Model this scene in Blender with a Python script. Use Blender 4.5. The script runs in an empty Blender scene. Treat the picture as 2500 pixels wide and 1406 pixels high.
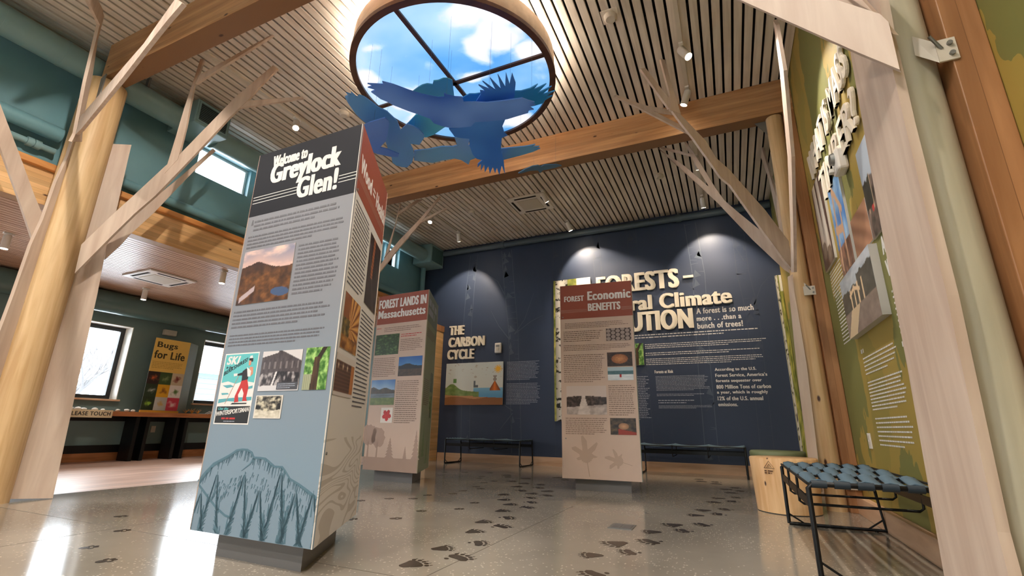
import bpy, bmesh, math, random
import numpy as np
from mathutils import Vector, Matrix, noise as mnoise

SC = bpy.context.scene
COL = SC.collection
PI = math.pi

def lin(c):
    """sRGB 0-255 triple -> linear rgba"""
    f = lambda v: v / 12.92 if v <= .04045 else ((v + .055) / 1.055) ** 2.4
    return tuple(f(x / 255) for x in c) + (1.0,)

# ------------------------------------------------------------------ camera
CAM_POS = Vector((0, 0, .71))
YAW, PITCH, ROLL = -.4287, .2845, .0160
fwd = Vector((math.sin(YAW) * math.cos(PITCH), math.cos(YAW) * math.cos(PITCH), math.sin(PITCH)))
rgt = Vector((math.cos(YAW), -math.sin(YAW), 0))
upv = rgt.cross(fwd)
c_, s_ = math.cos(ROLL), math.sin(ROLL)
R_ = c_ * rgt + s_ * upv
U_ = -s_ * rgt + c_ * upv
cam_data = bpy.data.cameras.new('camera')
cam_data.sensor_width = 36
cam_data.lens = 1150 / 2500 * 36
cam_data.clip_start = .02
cam = bpy.data.objects.new('camera', cam_data)
COL.objects.link(cam)
cam.matrix_world = Matrix(((R_.x, U_.x, -fwd.x, CAM_POS.x), (R_.y, U_.y, -fwd.y, CAM_POS.y), (R_.z, U_.z, -fwd.z, CAM_POS.z), (0, 0, 0, 1)))
SC.camera = cam

# ------------------------------------------------------------------ world: overcast daylight
W = bpy.data.worlds.new('overcast_sky')
SC.world = W
W.use_nodes = True
nt = W.node_tree
bg = nt.nodes['Background']
tc = nt.nodes.new('ShaderNodeTexCoord'); sep = nt.nodes.new('ShaderNodeSeparateXYZ'); rp = nt.nodes.new('ShaderNodeValToRGB')
nt.links.new(tc.outputs['Generated'], sep.inputs[0]); nt.links.new(sep.outputs['Z'], rp.inputs[0])
rp.color_ramp.elements[0].position = .0; rp.color_ramp.elements[0].color = (.70, .74, .80, 1)
rp.color_ramp.elements[1].position = .6; rp.color_ramp.elements[1].color = (.92, .96, 1.0, 1)
nt.links.new(rp.outputs[0], bg.inputs['Color'])
bg.inputs['Strength'].default_value = 9.0

SC.view_settings.view_transform = 'Standard'
SC.view_settings.look = 'None'
SC.view_settings.gamma = 1
SC.view_settings.exposure = 1.05
SC.view_settings.use_curve_mapping = False
SC.cycles.use_denoising = True
SC.cycles.max_bounces = 10
SC.cycles.sample_clamp_indirect = 6

# daylight portals: one per window opening (they only guide the sky light)
def portal(loc, sx, sy, direction):
    l = bpy.data.lights.new('sky_portal', 'AREA'); l.shape = 'RECTANGLE'; l.size = sx; l.size_y = sy
    l.cycles.is_portal = True
    o = bpy.data.objects.new('sky_portal', l); COL.objects.link(o); o.location = loc
    o.rotation_euler = Vector(direction).to_track_quat('-Z', 'Y').to_euler()

LAMP = (1.0, .91, .81)
def spot(parent, loc, target, watts, deg, blend=.35, col=LAMP, size=.035):
    l = bpy.data.lights.new('lamp_light', 'SPOT'); l.energy = watts; l.color = col; l.spot_size = math.radians(deg); l.spot_blend = blend
    l.shadow_soft_size = size
    o = bpy.data.objects.new('lamp_light', l); COL.objects.link(o); o.parent = parent
    d = Vector(target) - Vector(loc)
    o.location = Vector(loc) - (parent.location if parent else Vector())
    o.rotation_euler = d.to_track_quat('-Z', 'Y').to_euler()
    return o

# ------------------------------------------------------------------ materials
MATS = {}
def new_mat(name):
    m = bpy.data.materials.new(name); m.use_nodes = True
    return m, m.node_tree, m.node_tree.nodes['Principled BSDF']

def plain(name, c, rough=.5, metal=0.0, var=.06, scale=6.0, spec=.5, bump=0.0):
    """slightly mottled paint / plastic / metal"""
    if name in MATS: return MATS[name]
    m, t, b = new_mat(name)
    tx = t.nodes.new('ShaderNodeTexCoord'); n = t.nodes.new('ShaderNodeTexNoise'); mx = t.nodes.new('ShaderNodeMix'); mx.data_type = 'RGBA'
    n.inputs['Scale'].default_value = scale; n.inputs['Detail'].default_value = 4
    t.links.new(tx.outputs['Object'], n.inputs['Vector'])
    L = lin(c)
    mx.inputs['A'].default_value = tuple(x * (1 - var) for x in L[:3]) + (1,)
    mx.inputs['B'].default_value = tuple(min(1, x * (1 + var)) for x in L[:3]) + (1,)
    t.links.new(n.outputs['Fac'], mx.inputs['Factor']); t.links.new(mx.outputs['Result'], b.inputs['Base Color'])
    b.inputs['Roughness'].default_value = rough; b.inputs['Metallic'].default_value = metal
    b.inputs['Specular IOR Level'].default_value = spec
    if bump:
        bp = t.nodes.new('ShaderNodeBump'); bp.inputs['Strength'].default_value = bump; bp.inputs['Distance'].default_value = .01
        t.links.new(n.outputs['Fac'], bp.inputs['Height']); t.links.new(bp.outputs[0], b.inputs['Normal'])
    MATS[name] = m
    return m

def wood(name, dark, light, axis='Z', stretch=14.0, fine=1.6, rough=.55, knots=0.0, lam=0.0, lam_axis='Z', ringy=.0, blotch=.35):
    """wood with the grain along one axis; knots; optional laminations"""
    if name in MATS: return MATS[name]
    m, t, b = new_mat(name)
    N = t.nodes.new; K = t.links.new
    tx = N('ShaderNodeTexCoord'); mp = N('ShaderNodeMapping')
    sc = {'X': (1, stretch, stretch), 'Y': (stretch, 1, stretch), 'Z': (stretch, stretch, 1)}[axis]
    mp.inputs['Scale'].default_value = tuple(v * fine for v in sc)
    K(tx.outputs['Object'], mp.inputs['Vector'])
    n = N('ShaderNodeTexNoise'); n.inputs['Scale'].default_value = 1.0; n.inputs['Detail'].default_value = 6; n.inputs['Distortion'].default_value = .6
    K(mp.outputs[0], n.inputs['Vector'])
    n2 = N('ShaderNodeTexNoise'); n2.inputs['Scale'].default_value = 1.3; n2.inputs['Detail'].default_value = 2
    K(tx.outputs['Object'], n2.inputs['Vector'])
    ad = N('ShaderNodeMath'); ad.operation = 'MULTIPLY_ADD'; K(n2.outputs['Fac'], ad.inputs[0]); ad.inputs[1].default_value = blotch; K(n.outputs['Fac'], ad.inputs[2])
    rp = N('ShaderNodeValToRGB'); e = rp.color_ramp.elements
    e[0].position = .38 + blotch * .35; e[0].color = lin(dark); e[1].position = .72 + blotch * .5; e[1].color = lin(light)
    K(ad.outputs[0], rp.inputs[0])
    out = rp.outputs[0]
    if lam:
        sp = N('ShaderNodeSeparateXYZ'); K(tx.outputs['Object'], sp.inputs[0])
        dv = N('ShaderNodeMath'); dv.operation = 'DIVIDE'; K(sp.outputs[lam_axis], dv.inputs[0]); dv.inputs[1].default_value = lam
        fl = N('ShaderNodeMath'); fl.operation = 'FLOOR'; K(dv.outputs[0], fl.inputs[0])
        wn = N('ShaderNodeTexWhiteNoise'); wn.noise_dimensions = '1D'; K(fl.outputs[0], wn.inputs['W'])
        fr = N('ShaderNodeMath'); fr.operation = 'FRACT'; K(dv.outputs[0], fr.inputs[0])
        gt = N('ShaderNodeMath'); gt.operation = 'LESS_THAN'; K(fr.outputs[0], gt.inputs[0]); gt.inputs[1].default_value = .035
        m1 = N('ShaderNodeMix'); m1.data_type = 'RGBA'; m1.blend_type = 'MULTIPLY'
        mr = N('ShaderNodeMapRange'); mr.inputs['To Min'].default_value = .86; mr.inputs['To Max'].default_value = 1.1; K(wn.outputs['Value'], mr.inputs['Value'])
        m1.inputs['Factor'].default_value = 1; K(out, m1.inputs['A']); K(mr.outputs[0], m1.inputs['B'])
        m2 = N('ShaderNodeMix'); m2.data_type = 'RGBA'; K(gt.outputs[0], m2.inputs['Factor']); K(m1.outputs['Result'], m2.inputs['A']); m2.inputs['B'].default_value = tuple(x * .6 for x in lin(dark)[:3]) + (1,)
        out = m2.outputs['Result']
    if knots:
        mk = N('ShaderNodeMapping'); ks = {'X': (.45, 1, 1), 'Y': (1, .45, 1), 'Z': (1, 1, .45)}[axis]
        mk.inputs['Scale'].default_value = tuple(k * 8 for k in ks); K(tx.outputs['Object'], mk.inputs['Vector'])
        v = N('ShaderNodeTexVoronoi'); v.inputs['Scale'].default_value = 1.0; K(mk.outputs[0], v.inputs['Vector'])
        kr = N('ShaderNodeValToRGB'); kr.color_ramp.elements[0].position = knots * .5; kr.color_ramp.elements[0].color = (1, 1, 1, 1)
        kr.color_ramp.elements[1].position = knots; kr.color_ramp.elements[1].color = (0, 0, 0, 1)
        K(v.outputs['Distance'], kr.inputs[0])
        wc = N('ShaderNodeSeparateColor'); K(v.outputs['Color'], wc.inputs[0])
        g2 = N('ShaderNodeMath'); g2.operation = 'GREATER_THAN'; K(wc.outputs[0], g2.inputs[0]); g2.inputs[1].default_value = .6
        mu = N('ShaderNodeMath'); mu.operation = 'MULTIPLY'; K(kr.outputs[0], mu.inputs[0]); K(g2.outputs[0], mu.inputs[1])
        m3 = N('ShaderNodeMix'); m3.data_type = 'RGBA'; K(mu.outputs[0], m3.inputs['Factor']); K(out, m3.inputs['A']); m3.inputs['B'].default_value = lin((70, 38, 22))
        out = m3.outputs['Result']
    K(out, b.inputs['Base Color'])
    b.inputs['Roughness'].default_value = rough
    MATS[name] = m
    return m

def emit(name, c, strength):
    if name in MATS: return MATS[name]
    m, t, b = new_mat(name)
    b.inputs['Base Color'].default_value = lin(c)
    b.inputs['Emission Color'].default_value = lin(c); b.inputs['Emission Strength'].default_value = strength
    MATS[name] = m
    return m

def printed(name='printed_picture', rough=.35, emission=0.0):
    """picture print: colours come from the mesh's own colour attribute"""
    if name in MATS: return MATS[name]
    m, t, b = new_mat(name)
    a = t.nodes.new('ShaderNodeVertexColor'); a.layer_name = 'col'
    t.links.new(a.outputs['Color'], b.inputs['Base Color']); b.inputs['Roughness'].default_value = rough
    if emission:
        b.inputs['Base Color'].default_value = (0, 0, 0, 1)
        t.links.new(a.outputs['Color'], b.inputs['Emission Color']); b.inputs['Emission Strength'].default_value = emission
    MATS[name] = m
    return m

def concrete():
    m, t, b = new_mat('polished_concrete'); N = t.nodes.new; K = t.links.new
    tx = N('ShaderNodeTexCoord')
    n1 = N('ShaderNodeTexNoise'); n1.inputs['Scale'].default_value = .8; n1.inputs['Detail'].default_value = 5; K(tx.outputs['Object'], n1.inputs['Vector'])
    r1 = N('ShaderNodeValToRGB'); e = r1.color_ramp.elements; e[0].position = .3; e[0].color = lin((134, 126, 114)); e[1].position = .75; e[1].color = lin((166, 157, 144)); K(n1.outputs['Fac'], r1.inputs[0])
    v = N('ShaderNodeTexVoronoi'); v.inputs['Scale'].default_value = 75; K(tx.outputs['Object'], v.inputs['Vector'])
    sc = N('ShaderNodeSeparateColor'); K(v.outputs['Color'], sc.inputs[0])
    n2 = N('ShaderNodeTexNoise'); n2.inputs['Scale'].default_value = 1.7; n2.inputs['Detail'].default_value = 3; K(tx.outputs['Object'], n2.inputs['Vector'])
    th = N('ShaderNodeMath'); th.operation = 'MULTIPLY_ADD'; K(n2.outputs['Fac'], th.inputs[0]); th.inputs[1].default_value = -.9; th.inputs[2].default_value = 1.34
    gt = N('ShaderNodeMath'); gt.operation = 'GREATER_THAN'; K(sc.outputs[0], gt.inputs[0]); K(th.outputs[0], gt.inputs[1])
    ds = N('ShaderNodeMath'); ds.operation = 'LESS_THAN'; K(v.outputs['Distance'], ds.inputs[0]); ds.inputs[1].default_value = .42
    mu = N('ShaderNodeMath'); mu.operation = 'MULTIPLY'; K(gt.outputs[0], mu.inputs[0]); K(ds.outputs[0], mu.inputs[1])
    m2 = N('ShaderNodeMath'); m2.operation = 'MULTIPLY'; K(mu.outputs[0], m2.inputs[0]); m2.inputs[1].default_value = .8
    mx = N('ShaderNodeMix'); mx.data_type = 'RGBA'; K(m2.outputs[0], mx.inputs['Factor']); K(r1.outputs[0], mx.inputs['A']); mx.inputs['B'].default_value = lin((205, 196, 178))
    K(mx.outputs['Result'], b.inputs['Base Color'])
    rr = N('ShaderNodeMapRange'); rr.inputs['To Min'].default_value = .07; rr.inputs['To Max'].default_value = .2; K(n1.outputs['Fac'], rr.inputs['Value']); K(rr.outputs[0], b.inputs['Roughness'])
    b.inputs['Specular IOR Level'].default_value = .62
    MATS['concrete'] = m
    return m

def blotched(name, base, other, thresh=.52, scale=1.1, third=None, rough=.6):
    """painted wall with large hard-edged leaf-like patches of a second tone"""
    if name in MATS: return MATS[name]
    m, t, b = new_mat(name); N = t.nodes.new; K = t.links.new
    tx = N('ShaderNodeTexCoord'); mp = N('ShaderNodeMapping'); mp.inputs['Scale'].default_value = (1, 1.5, .7); K(tx.outputs['Object'], mp.inputs['Vector'])
    n = N('ShaderNodeTexNoise'); n.inputs['Scale'].default_value = scale; n.inputs['Detail'].default_value = 5; n.inputs['Roughness'].default_value = .55; K(mp.outputs[0], n.inputs['Vector'])
    r = N('ShaderNodeValToRGB'); r.color_ramp.interpolation = 'CONSTANT'; e = r.color_ramp.elements
    e[0].position = 0; e[0].color = lin(base); e[1].position = thresh; e[1].color = lin(other)
    if third: q = e.new(thresh + .09); q.color = lin(third)
    K(n.outputs['Fac'], r.inputs[0]); K(r.outputs[0], b.inputs['Base Color']); b.inputs['Roughness'].default_value = rough
    MATS[name] = m
    return m

def glass():
    m, t, b = new_mat('window_glass')
    g = t.nodes.new('ShaderNodeBsdfGlass') if False else None
    tr = t.nodes.new('ShaderNodeBsdfTransparent'); gl = t.nodes.new('ShaderNodeBsdfGlossy'); gl.inputs['Roughness'].default_value = .02
    fr = t.nodes.new('ShaderNodeFresnel'); fr.inputs['IOR'].default_value = 1.35; mx = t.nodes.new('ShaderNodeMixShader')
    tr.inputs['Color'].default_value = (.93, .96, .97, 1)
    t.links.new(fr.outputs[0], mx.inputs[0]); t.links.new(tr.outputs[0], mx.inputs[1]); t.links.new(gl.outputs[0], mx.inputs[2])
    t.links.new(mx.outputs[0], t.nodes['Material Output'].inputs['Surface'])
    return m

def grain_print():
    """pale panel print: ring-grain lines below 0.63 m"""
    m, t, b = new_mat('grain_print'); N = t.nodes.new; K = t.links.new
    tx = N('ShaderNodeTexCoord'); mp = N('ShaderNodeMapping'); mp.inputs['Scale'].default_value = (1.0, 1.0, 3.6); K(tx.outputs['Object'], mp.inputs['Vector'])
    n = N('ShaderNodeTexNoise'); n.inputs['Scale'].default_value = 1.0; n.inputs['Detail'].default_value = 1.5; n.inputs['Distortion'].default_value = .5; K(mp.outputs[0], n.inputs['Vector'])
    mu = N('ShaderNodeMath'); mu.operation = 'MULTIPLY'; K(n.outputs['Fac'], mu.inputs[0]); mu.inputs[1].default_value = 26
    fr = N('ShaderNodeMath'); fr.operation = 'FRACT'; K(mu.outputs[0], fr.inputs[0])
    gt = N('ShaderNodeMath'); gt.operation = 'LESS_THAN'; K(fr.outputs[0], gt.inputs[0]); gt.inputs[1].default_value = .33
    sp = N('ShaderNodeSeparateXYZ'); K(tx.outputs['Object'], sp.inputs[0])
    lt = N('ShaderNodeMath'); lt.operation = 'LESS_THAN'; K(sp.outputs['Z'], lt.inputs[0]); lt.inputs[1].default_value = .63
    m2 = N('ShaderNodeMath'); m2.operation = 'MULTIPLY'; K(gt.outputs[0], m2.inputs[0]); K(lt.outputs[0], m2.inputs[1])
    mx = N('ShaderNodeMix'); mx.data_type = 'RGBA'; K(m2.outputs[0], mx.inputs['Factor']); mx.inputs['A'].default_value = lin((212, 206, 200)); mx.inputs['B'].default_value = lin((184, 175, 166))
    K(mx.outputs['Result'], b.inputs['Base Color']); b.inputs['Roughness'].default_value = .45
    return m

def two_tone(name, low, high, z, rough=.5):
    """panel print fading from one tint to another round height z"""
    m, t, b = new_mat(name); N = t.nodes.new; K = t.links.new
    tx = N('ShaderNodeTexCoord'); sp = N('ShaderNodeSeparateXYZ'); K(tx.outputs['Object'], sp.inputs[0])
    mr = N('ShaderNodeMapRange'); mr.inputs['From Min'].default_value = z - .5; mr.inputs['From Max'].default_value = z + .5; K(sp.outputs['Z'], mr.inputs['Value'])
    mx = N('ShaderNodeMix'); mx.data_type = 'RGBA'; K(mr.outputs[0], mx.inputs['Factor']); mx.inputs['A'].default_value = lin(low); mx.inputs['B'].default_value = lin(high)
    K(mx.outputs['Result'], b.inputs['Base Color']); b.inputs['Roughness'].default_value = rough
    return m

M = dict(
    teal=plain('teal_paint', (108, 150, 158), .45), dteal=plain('deep_teal_paint', (112, 134, 132), .45), duct=plain('teal_duct_paint', (126, 158, 160), .34),
    navy=plain('navy_mural', (50, 62, 86), .5, var=.18, scale=1.2), birchline=plain('pale_blue_print', (74, 86, 104), .5, var=.2, scale=9), birchlow=plain('dim_blue_print', (58, 68, 88), .5, var=.2, scale=7),
    olive=blotched('olive_mural', (118, 116, 60), (160, 136, 62), .5, .8, (146, 130, 60)), oliveplain=plain('olive_paint', (172, 150, 62), .55, var=.1, scale=2),
    slat=wood('pale_slat_wood', (202, 188, 172), (232, 221, 208), 'Y', 16, 1.2, .6, blotch=.6), dark=plain('dark_void', (26, 18, 14), .9),
    ply=wood('birch_plywood', (188, 164, 146), (210, 190, 172), 'Z', 9, 1.5, .5, blotch=.5), plyside=wood('plywood_edge', (160, 116, 84), (200, 160, 122), 'Z', 4, 6, .6),
    log=wood('peeled_log', (196, 158, 110), (224, 192, 146), 'Z', 18, 1.2, .5, knots=.14, blotch=.4), logpale=wood('pale_log', (186, 180, 156), (206, 200, 176), 'Z', 14, 1.2, .5, blotch=.5),
    glu=wood('glulam_x', (168, 120, 78), (202, 156, 110), 'X', 12, 1.2, .45, knots=.13, lam=.04, lam_axis='Z'),
    gluy=wood('glulam_y', (206, 160, 104), (230, 188, 134), 'Y', 12, 1.2, .45, knots=.12, lam=.05, lam_axis='Z'),
    gluz=wood('glulam_z', (152, 102, 62), (186, 134, 90), 'Z', 12, 1.2, .45, knots=.2, lam=.06, lam_axis='X'),
    base=wood('pale_baseboard', (200, 158, 124), (226, 190, 156), 'Y', 10, 1.2, .5), basex=wood('pale_baseboard_x', (196, 154, 120), (222, 184, 150), 'X', 10, 1.2, .5),
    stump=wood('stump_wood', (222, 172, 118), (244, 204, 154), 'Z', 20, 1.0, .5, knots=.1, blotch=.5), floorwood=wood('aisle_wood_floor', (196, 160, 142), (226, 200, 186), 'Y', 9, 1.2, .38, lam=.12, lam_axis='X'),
    counter=wood('counter_wood', (150, 92, 52), (190, 126, 78), 'Y', 10, 1.5, .4), black=plain('black_steel', (20, 19, 19), .4, .3), white=plain('white_plastic', (226, 220, 212), .4),
    cream=plain('cream_enamel', (208, 198, 182), .45), steel=plain('grey_steel', (140, 140, 138), .4, .6), strap=plain('slate_blue_rubber', (82, 106, 122), .5, var=.08, scale=14),
    strapdark=plain('dark_blue_rubber', (36, 48, 58), .5), cushion=plain('green_vinyl', (130, 138, 100), .5), winframe=plain('dark_window_frame', (44, 48, 50), .4), reveal=plain('white_reveal', (236, 232, 222), .5),
    plinth=plain('grey_plinth', (112, 110, 110), .45), navyhdr=plain('ink_navy_print', (26, 26, 33), .6, spec=.2), rust=plain('rust_red_print', (146, 74, 56), .45), tan=plain('tan_print', (204, 180, 164), .45),
    tandark=plain('dark_tan_print', (172, 146, 131), .45), k1face=two_tone('blue_grey_print', (122, 142, 158), (128, 128, 134), 1.0), gtext=plain('grey_text_ink', (98, 96, 102), .5), gtext2=plain('brown_text_ink', (128, 106, 94), .5),
    wtext=plain('white_text_ink', (222, 218, 214), .5), ltext=plain('dim_white_ink', (168, 174, 188), .5), letter=plain('ivory_letter', (232, 222, 204), .5), mount=plain('mountain_blue_ink', (82, 113, 128), .5),
    printdark=plain('vinyl_print_brown', (60, 50, 42), .25, var=.15, scale=20), green=plain('pale_green_print', (152, 160, 132), .5), yellow=plain('yellow_print', (228, 190, 96), .5),
    sage=plain('grey_green_print', (126, 138, 128), .5, var=.12, scale=4), ochre=plain('ochre_edge', (206, 150, 50), .5), signwood=plain('sign_wood', (206, 188, 152), .6), inkblack=plain('black_ink', (28, 26, 26), .5),
    bird=None, led=emit('warm_led', (255, 236, 206), 30.0), halo=emit('halo_led', (255, 244, 228), 34.0), darkwood=wood('dark_rim_wood', (70, 40, 26), (104, 62, 40), 'X', 5, 2, .4),
    concrete=concrete(), glass=glass(), print=printed(), grain=grain_print(), snow=plain('snow', (236, 238, 242), .8), bark=plain('winter_bark', (92, 88, 88), .9), siding=plain('grey_siding', (84, 96, 106), .7),
    wire=plain('thin_wire', (120, 124, 128), .4, .5), red=plain('red_ink', (186, 40, 36), .5), skyblue=plain('poster_turquoise', (92, 182, 184), .5), leafpale=plain('pale_leaf_print', (184, 160, 143), .5),
)
# ------------------------------------------------------------------ mesh helpers
class MB:
    """collects polygons in world metres; build() links them as ONE mesh object"""
    def __init__(s): s.v = []; s.f = []; s.smooth = set()
    def add(s, vs, fs, smooth=False):
        o = len(s.v); s.v += [tuple(v) for v in vs]
        for f in fs:
            if smooth: s.smooth.add(len(s.f))
            s.f.append([i + o for i in f])
        return s
    def box(s, x0, x1, y0, y1, z0, z1):
        if x0 > x1: x0, x1 = x1, x0
        if y0 > y1: y0, y1 = y1, y0
        v = [(x0, y0, z0), (x1, y0, z0), (x1, y1, z0), (x0, y1, z0), (x0, y0, z1), (x1, y0, z1), (x1, y1, z1), (x0, y1, z1)]
        return s.add(v, [(3, 2, 1, 0), (4, 5, 6, 7), (0, 1, 5, 4), (1, 2, 6, 5), (2, 3, 7, 6), (3, 0, 4, 7)])
    def bar(s, a, b, w, h, up=(0, 0, 1)):
        a, b = Vector(a), Vector(b); d = (b - a).normalized(); u = Vector(up)
        if abs(d.dot(u)) > .98: u = Vector((1, 0, 0))
        p = d.cross(u).normalized(); q = p.cross(d)
        v = []
        for c in (a, b):
            for i, j in ((-1, -1), (1, -1), (1, 1), (-1, 1)): v.append(c + p * (i * w / 2) + q * (j * h / 2))
        return s.add(v, [(3, 2, 1, 0), (4, 5, 6, 7), (0, 1, 5, 4), (1, 2, 6, 5), (2, 3, 7, 6), (3, 0, 4, 7)])
    def tube(s, pts, r, n=10, cap=True):
        pts = [Vector(p) for p in pts]; rs = r if isinstance(r, (list, tuple)) else [r] * len(pts)
        rings = []; prev = None
        for i, p in enumerate(pts):
            d = (pts[min(i + 1, len(pts) - 1)] - pts[max(i - 1, 0)]).normalized()
            u = prev if prev is not None else (Vector((0, 0, 1)) if abs(d.z) < .95 else Vector((1, 0, 0)))
            e1 = d.cross(u).normalized(); e2 = e1.cross(d).normalized(); prev = e2
            rings.append([p + e1 * (math.cos(2 * PI * k / n) * rs[i]) + e2 * (math.sin(2 * PI * k / n) * rs[i]) for k in range(n)])
        v = [x for g in rings for x in g]; f = []
        for i in range(len(rings) - 1):
            for k in range(n): f.append((i * n + k, i * n + (k + 1) % n, (i + 1) * n + (k + 1) % n, (i + 1) * n + k))
        s.add(v, f, True)
        if cap: s.add(rings[0], [tuple(range(n))[::-1]]); s.add(rings[-1], [tuple(range(n))])
        return s
    def lathe(s, c, prof, n=32, smooth=True):
        c = Vector(c); v = []; f = []
        for r, z in prof: v += [(c.x + r * math.cos(2 * PI * k / n), c.y + r * math.sin(2 * PI * k / n), c.z + z) for k in range(n)]
        for i in range(len(prof) - 1):
            for k in range(n): f.append((i * n + k, i * n + (k + 1) % n, (i + 1) * n + (k + 1) % n, (i + 1) * n + k))
        s.add(v, f, smooth)
        if prof[0][0] > 1e-6: s.add(v[:n], [tuple(range(n))[::-1]])
        if prof[-1][0] > 1e-6: s.add(v[-n:], [tuple(range(n))])
        return s
    def prism(s, pts, off):
        """closed outline (3-D points, one plane) pushed along off"""
        pts = [Vector(p) for p in pts]; off = Vector(off); n = len(pts)
        nrm = Vector((0, 0, 0))
        for i in range(n): nrm += pts[i].cross(pts[(i + 1) % n])
        if nrm.dot(off) < 0: pts = pts[::-1]
        v = pts + [p + off for p in pts]
        f = [tuple(range(n))[::-1], tuple(range(n, 2 * n))] + [(i, (i + 1) % n, n + (i + 1) % n, n + i) for i in range(n)]
        return s.add(v, f)
    def build(s, name, mat, parent=None, origin=None, bevel=0.0, cols=None):
        off = Vector((0, 0, 0)); p = parent
        while p is not None: off += p.location; p = p.parent
        if origin is not None: off = off + (Vector(origin) - off)
        me = bpy.data.meshes.new(name)
        me.from_pydata([tuple(Vector(v) - off) for v in s.v], [], s.f)
        for i in s.smooth: me.polygons[i].use_smooth = True
        if cols is not None:
            a = me.color_attributes.new('col', 'FLOAT_COLOR', 'POINT')
            a.data.foreach_set('color', np.asarray(cols, dtype=np.float32).ravel())
        me.materials.append(M[mat] if isinstance(mat, str) else mat)
        me.update()
        o = bpy.data.objects.new(name, me); COL.objects.link(o)
        if parent is not None: o.parent = parent
        elif origin is not None: o.location = origin
        if bevel:
            b = o.modifiers.new('edge', 'BEVEL'); b.width = bevel; b.segments = 2; b.limit_method = 'ANGLE'; b.angle_limit = math.radians(50)
        return o

def tag(o, label=None, cat=None, group=None, kind=None):
    if label: o['label'] = label
    if cat: o['category'] = cat
    if group: o['group'] = group
    if kind: o['kind'] = kind
    return o
def thing(name, loc, label, cat, group=None):
    o = bpy.data.objects.new(name, None); COL.objects.link(o); o.location = loc; o.empty_display_size = .1
    return tag(o, label, cat, group)
def struct(o): o['kind'] = 'structure'; return o

class Face:
    """a flat printed face: u to the reader's right, v up (world z), d out of the face"""
    def __init__(s, o, u): s.o = Vector((o[0], o[1], 0)); s.u = Vector((u[0], u[1], 0)).normalized(); s.n = s.u.cross(Vector((0, 0, 1)))
    def p(s, u, v, d=0.0): return s.o + s.u * u + Vector((0, 0, v)) + s.n * d
    def poly(s, mb, pts, d0, d1): return mb.prism([s.p(u, v, d0) for u, v in pts], s.n * (d1 - d0))
    def rect(s, mb, u0, u1, v0, v1, d0, d1): return s.poly(mb, [(u0, v0), (u1, v0), (u1, v1), (u0, v1)], d0, d1)
    def stroke(s, mb, pts, w, d0, d1):
        """drawn line of width w (number or list)"""
        ws = w if isinstance(w, (list, tuple)) else [w] * len(pts)
        L = []; Rr = []
        for i, (x, y) in enumerate(pts):
            a = pts[max(i - 1, 0)]; b = pts[min(i + 1, len(pts) - 1)]
            dx, dy = b[0] - a[0], b[1] - a[1]; l = math.hypot(dx, dy) or 1
            nx, ny = -dy / l * ws[i] / 2, dx / l * ws[i] / 2
            L.append((x + nx, y + ny)); Rr.append((x - nx, y - ny))
        for i in range(len(pts) - 1): s.poly(mb, [L[i], Rr[i], Rr[i + 1], L[i + 1]], d0, d1)
        return mb

DG = None
def text_mb(face, body, u0, v0, u1, v1, d0, d1, bold=.03, spacing=1.0, shear=0.0, slope=0.0, mb=None, align_cap=None):
    """lettering fitted into the box (u0..u1, v0..v1); slope raises the far end"""
    cu = bpy.data.curves.new('lettering', 'FONT'); cu.body = body; cu.size = 1; cu.offset = .012 if bold > .005 else 0; cu.space_character = spacing * (1.1 if bold > .02 else 1.0); cu.shear = shear
    cu.resolution_u = 4
    ob = bpy.data.objects.new('lettering', cu); COL.objects.link(ob)
    dg = bpy.context.evaluated_depsgraph_get(); dg.update()
    me = bpy.data.meshes.new_from_object(ob.evaluated_get(dg))
    bm = bmesh.new(); bm.from_mesh(me)
    bmesh.ops.remove_doubles(bm, verts=bm.verts, dist=1e-4)
    bm.verts.ensure_lookup_table()
    xs = [v.co.x for v in bm.verts]; ys = [v.co.y for v in bm.verts]
    ax, bx, ay, by = min(xs), max(xs), min(ys), max(ys)
    mb = mb or MB()
    vs = []
    for v in bm.verts:
        u = u0 + (v.co.x - ax) / (bx - ax) * (u1 - u0); w = v0 + (v.co.y - ay) / (by - ay) * (v1 - v0) + slope * (u - u0)
        vs.append((u, w))
    fs = []
    for f in bm.faces:
        idx = [v.index for v in f.verts]
        a = sum(vs[idx[i]][0] * vs[idx[(i + 1) % len(idx)]][1] - vs[idx[(i + 1) % len(idx)]][0] * vs[idx[i]][1] for i in range(len(idx)))
        if a < 0: idx = idx[::-1]
        fs.append(tuple(idx))
    side = []; n = len(vs)
    for e in bm.edges:
        if len(e.link_faces) == 1:
            a, b = e.verts[0].index, e.verts[1].index
            side.append((a + n, b + n, b, a))
    k = bold * (v1 - v0); cps = (-k, -k * .5, 0, k * .5, k) if bold > .005 else (0,)
    for j, c in enumerate(cps):
        e1 = d1 - j * min(.0025, (d1 - d0) * .12)
        q = [(u0 + k + (u - u0) * (u1 - u0 - 2 * k) / (u1 - u0) + c, w) for u, w in vs] if bold > .005 else vs
        mb.add([face.p(u, w, e1) for u, w in q] + [face.p(u, w, d0) for u, w in q], fs + side)
    bm.free(); bpy.data.objects.remove(ob); bpy.data.curves.remove(cu); bpy.data.meshes.remove(me)
    return mb

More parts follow.
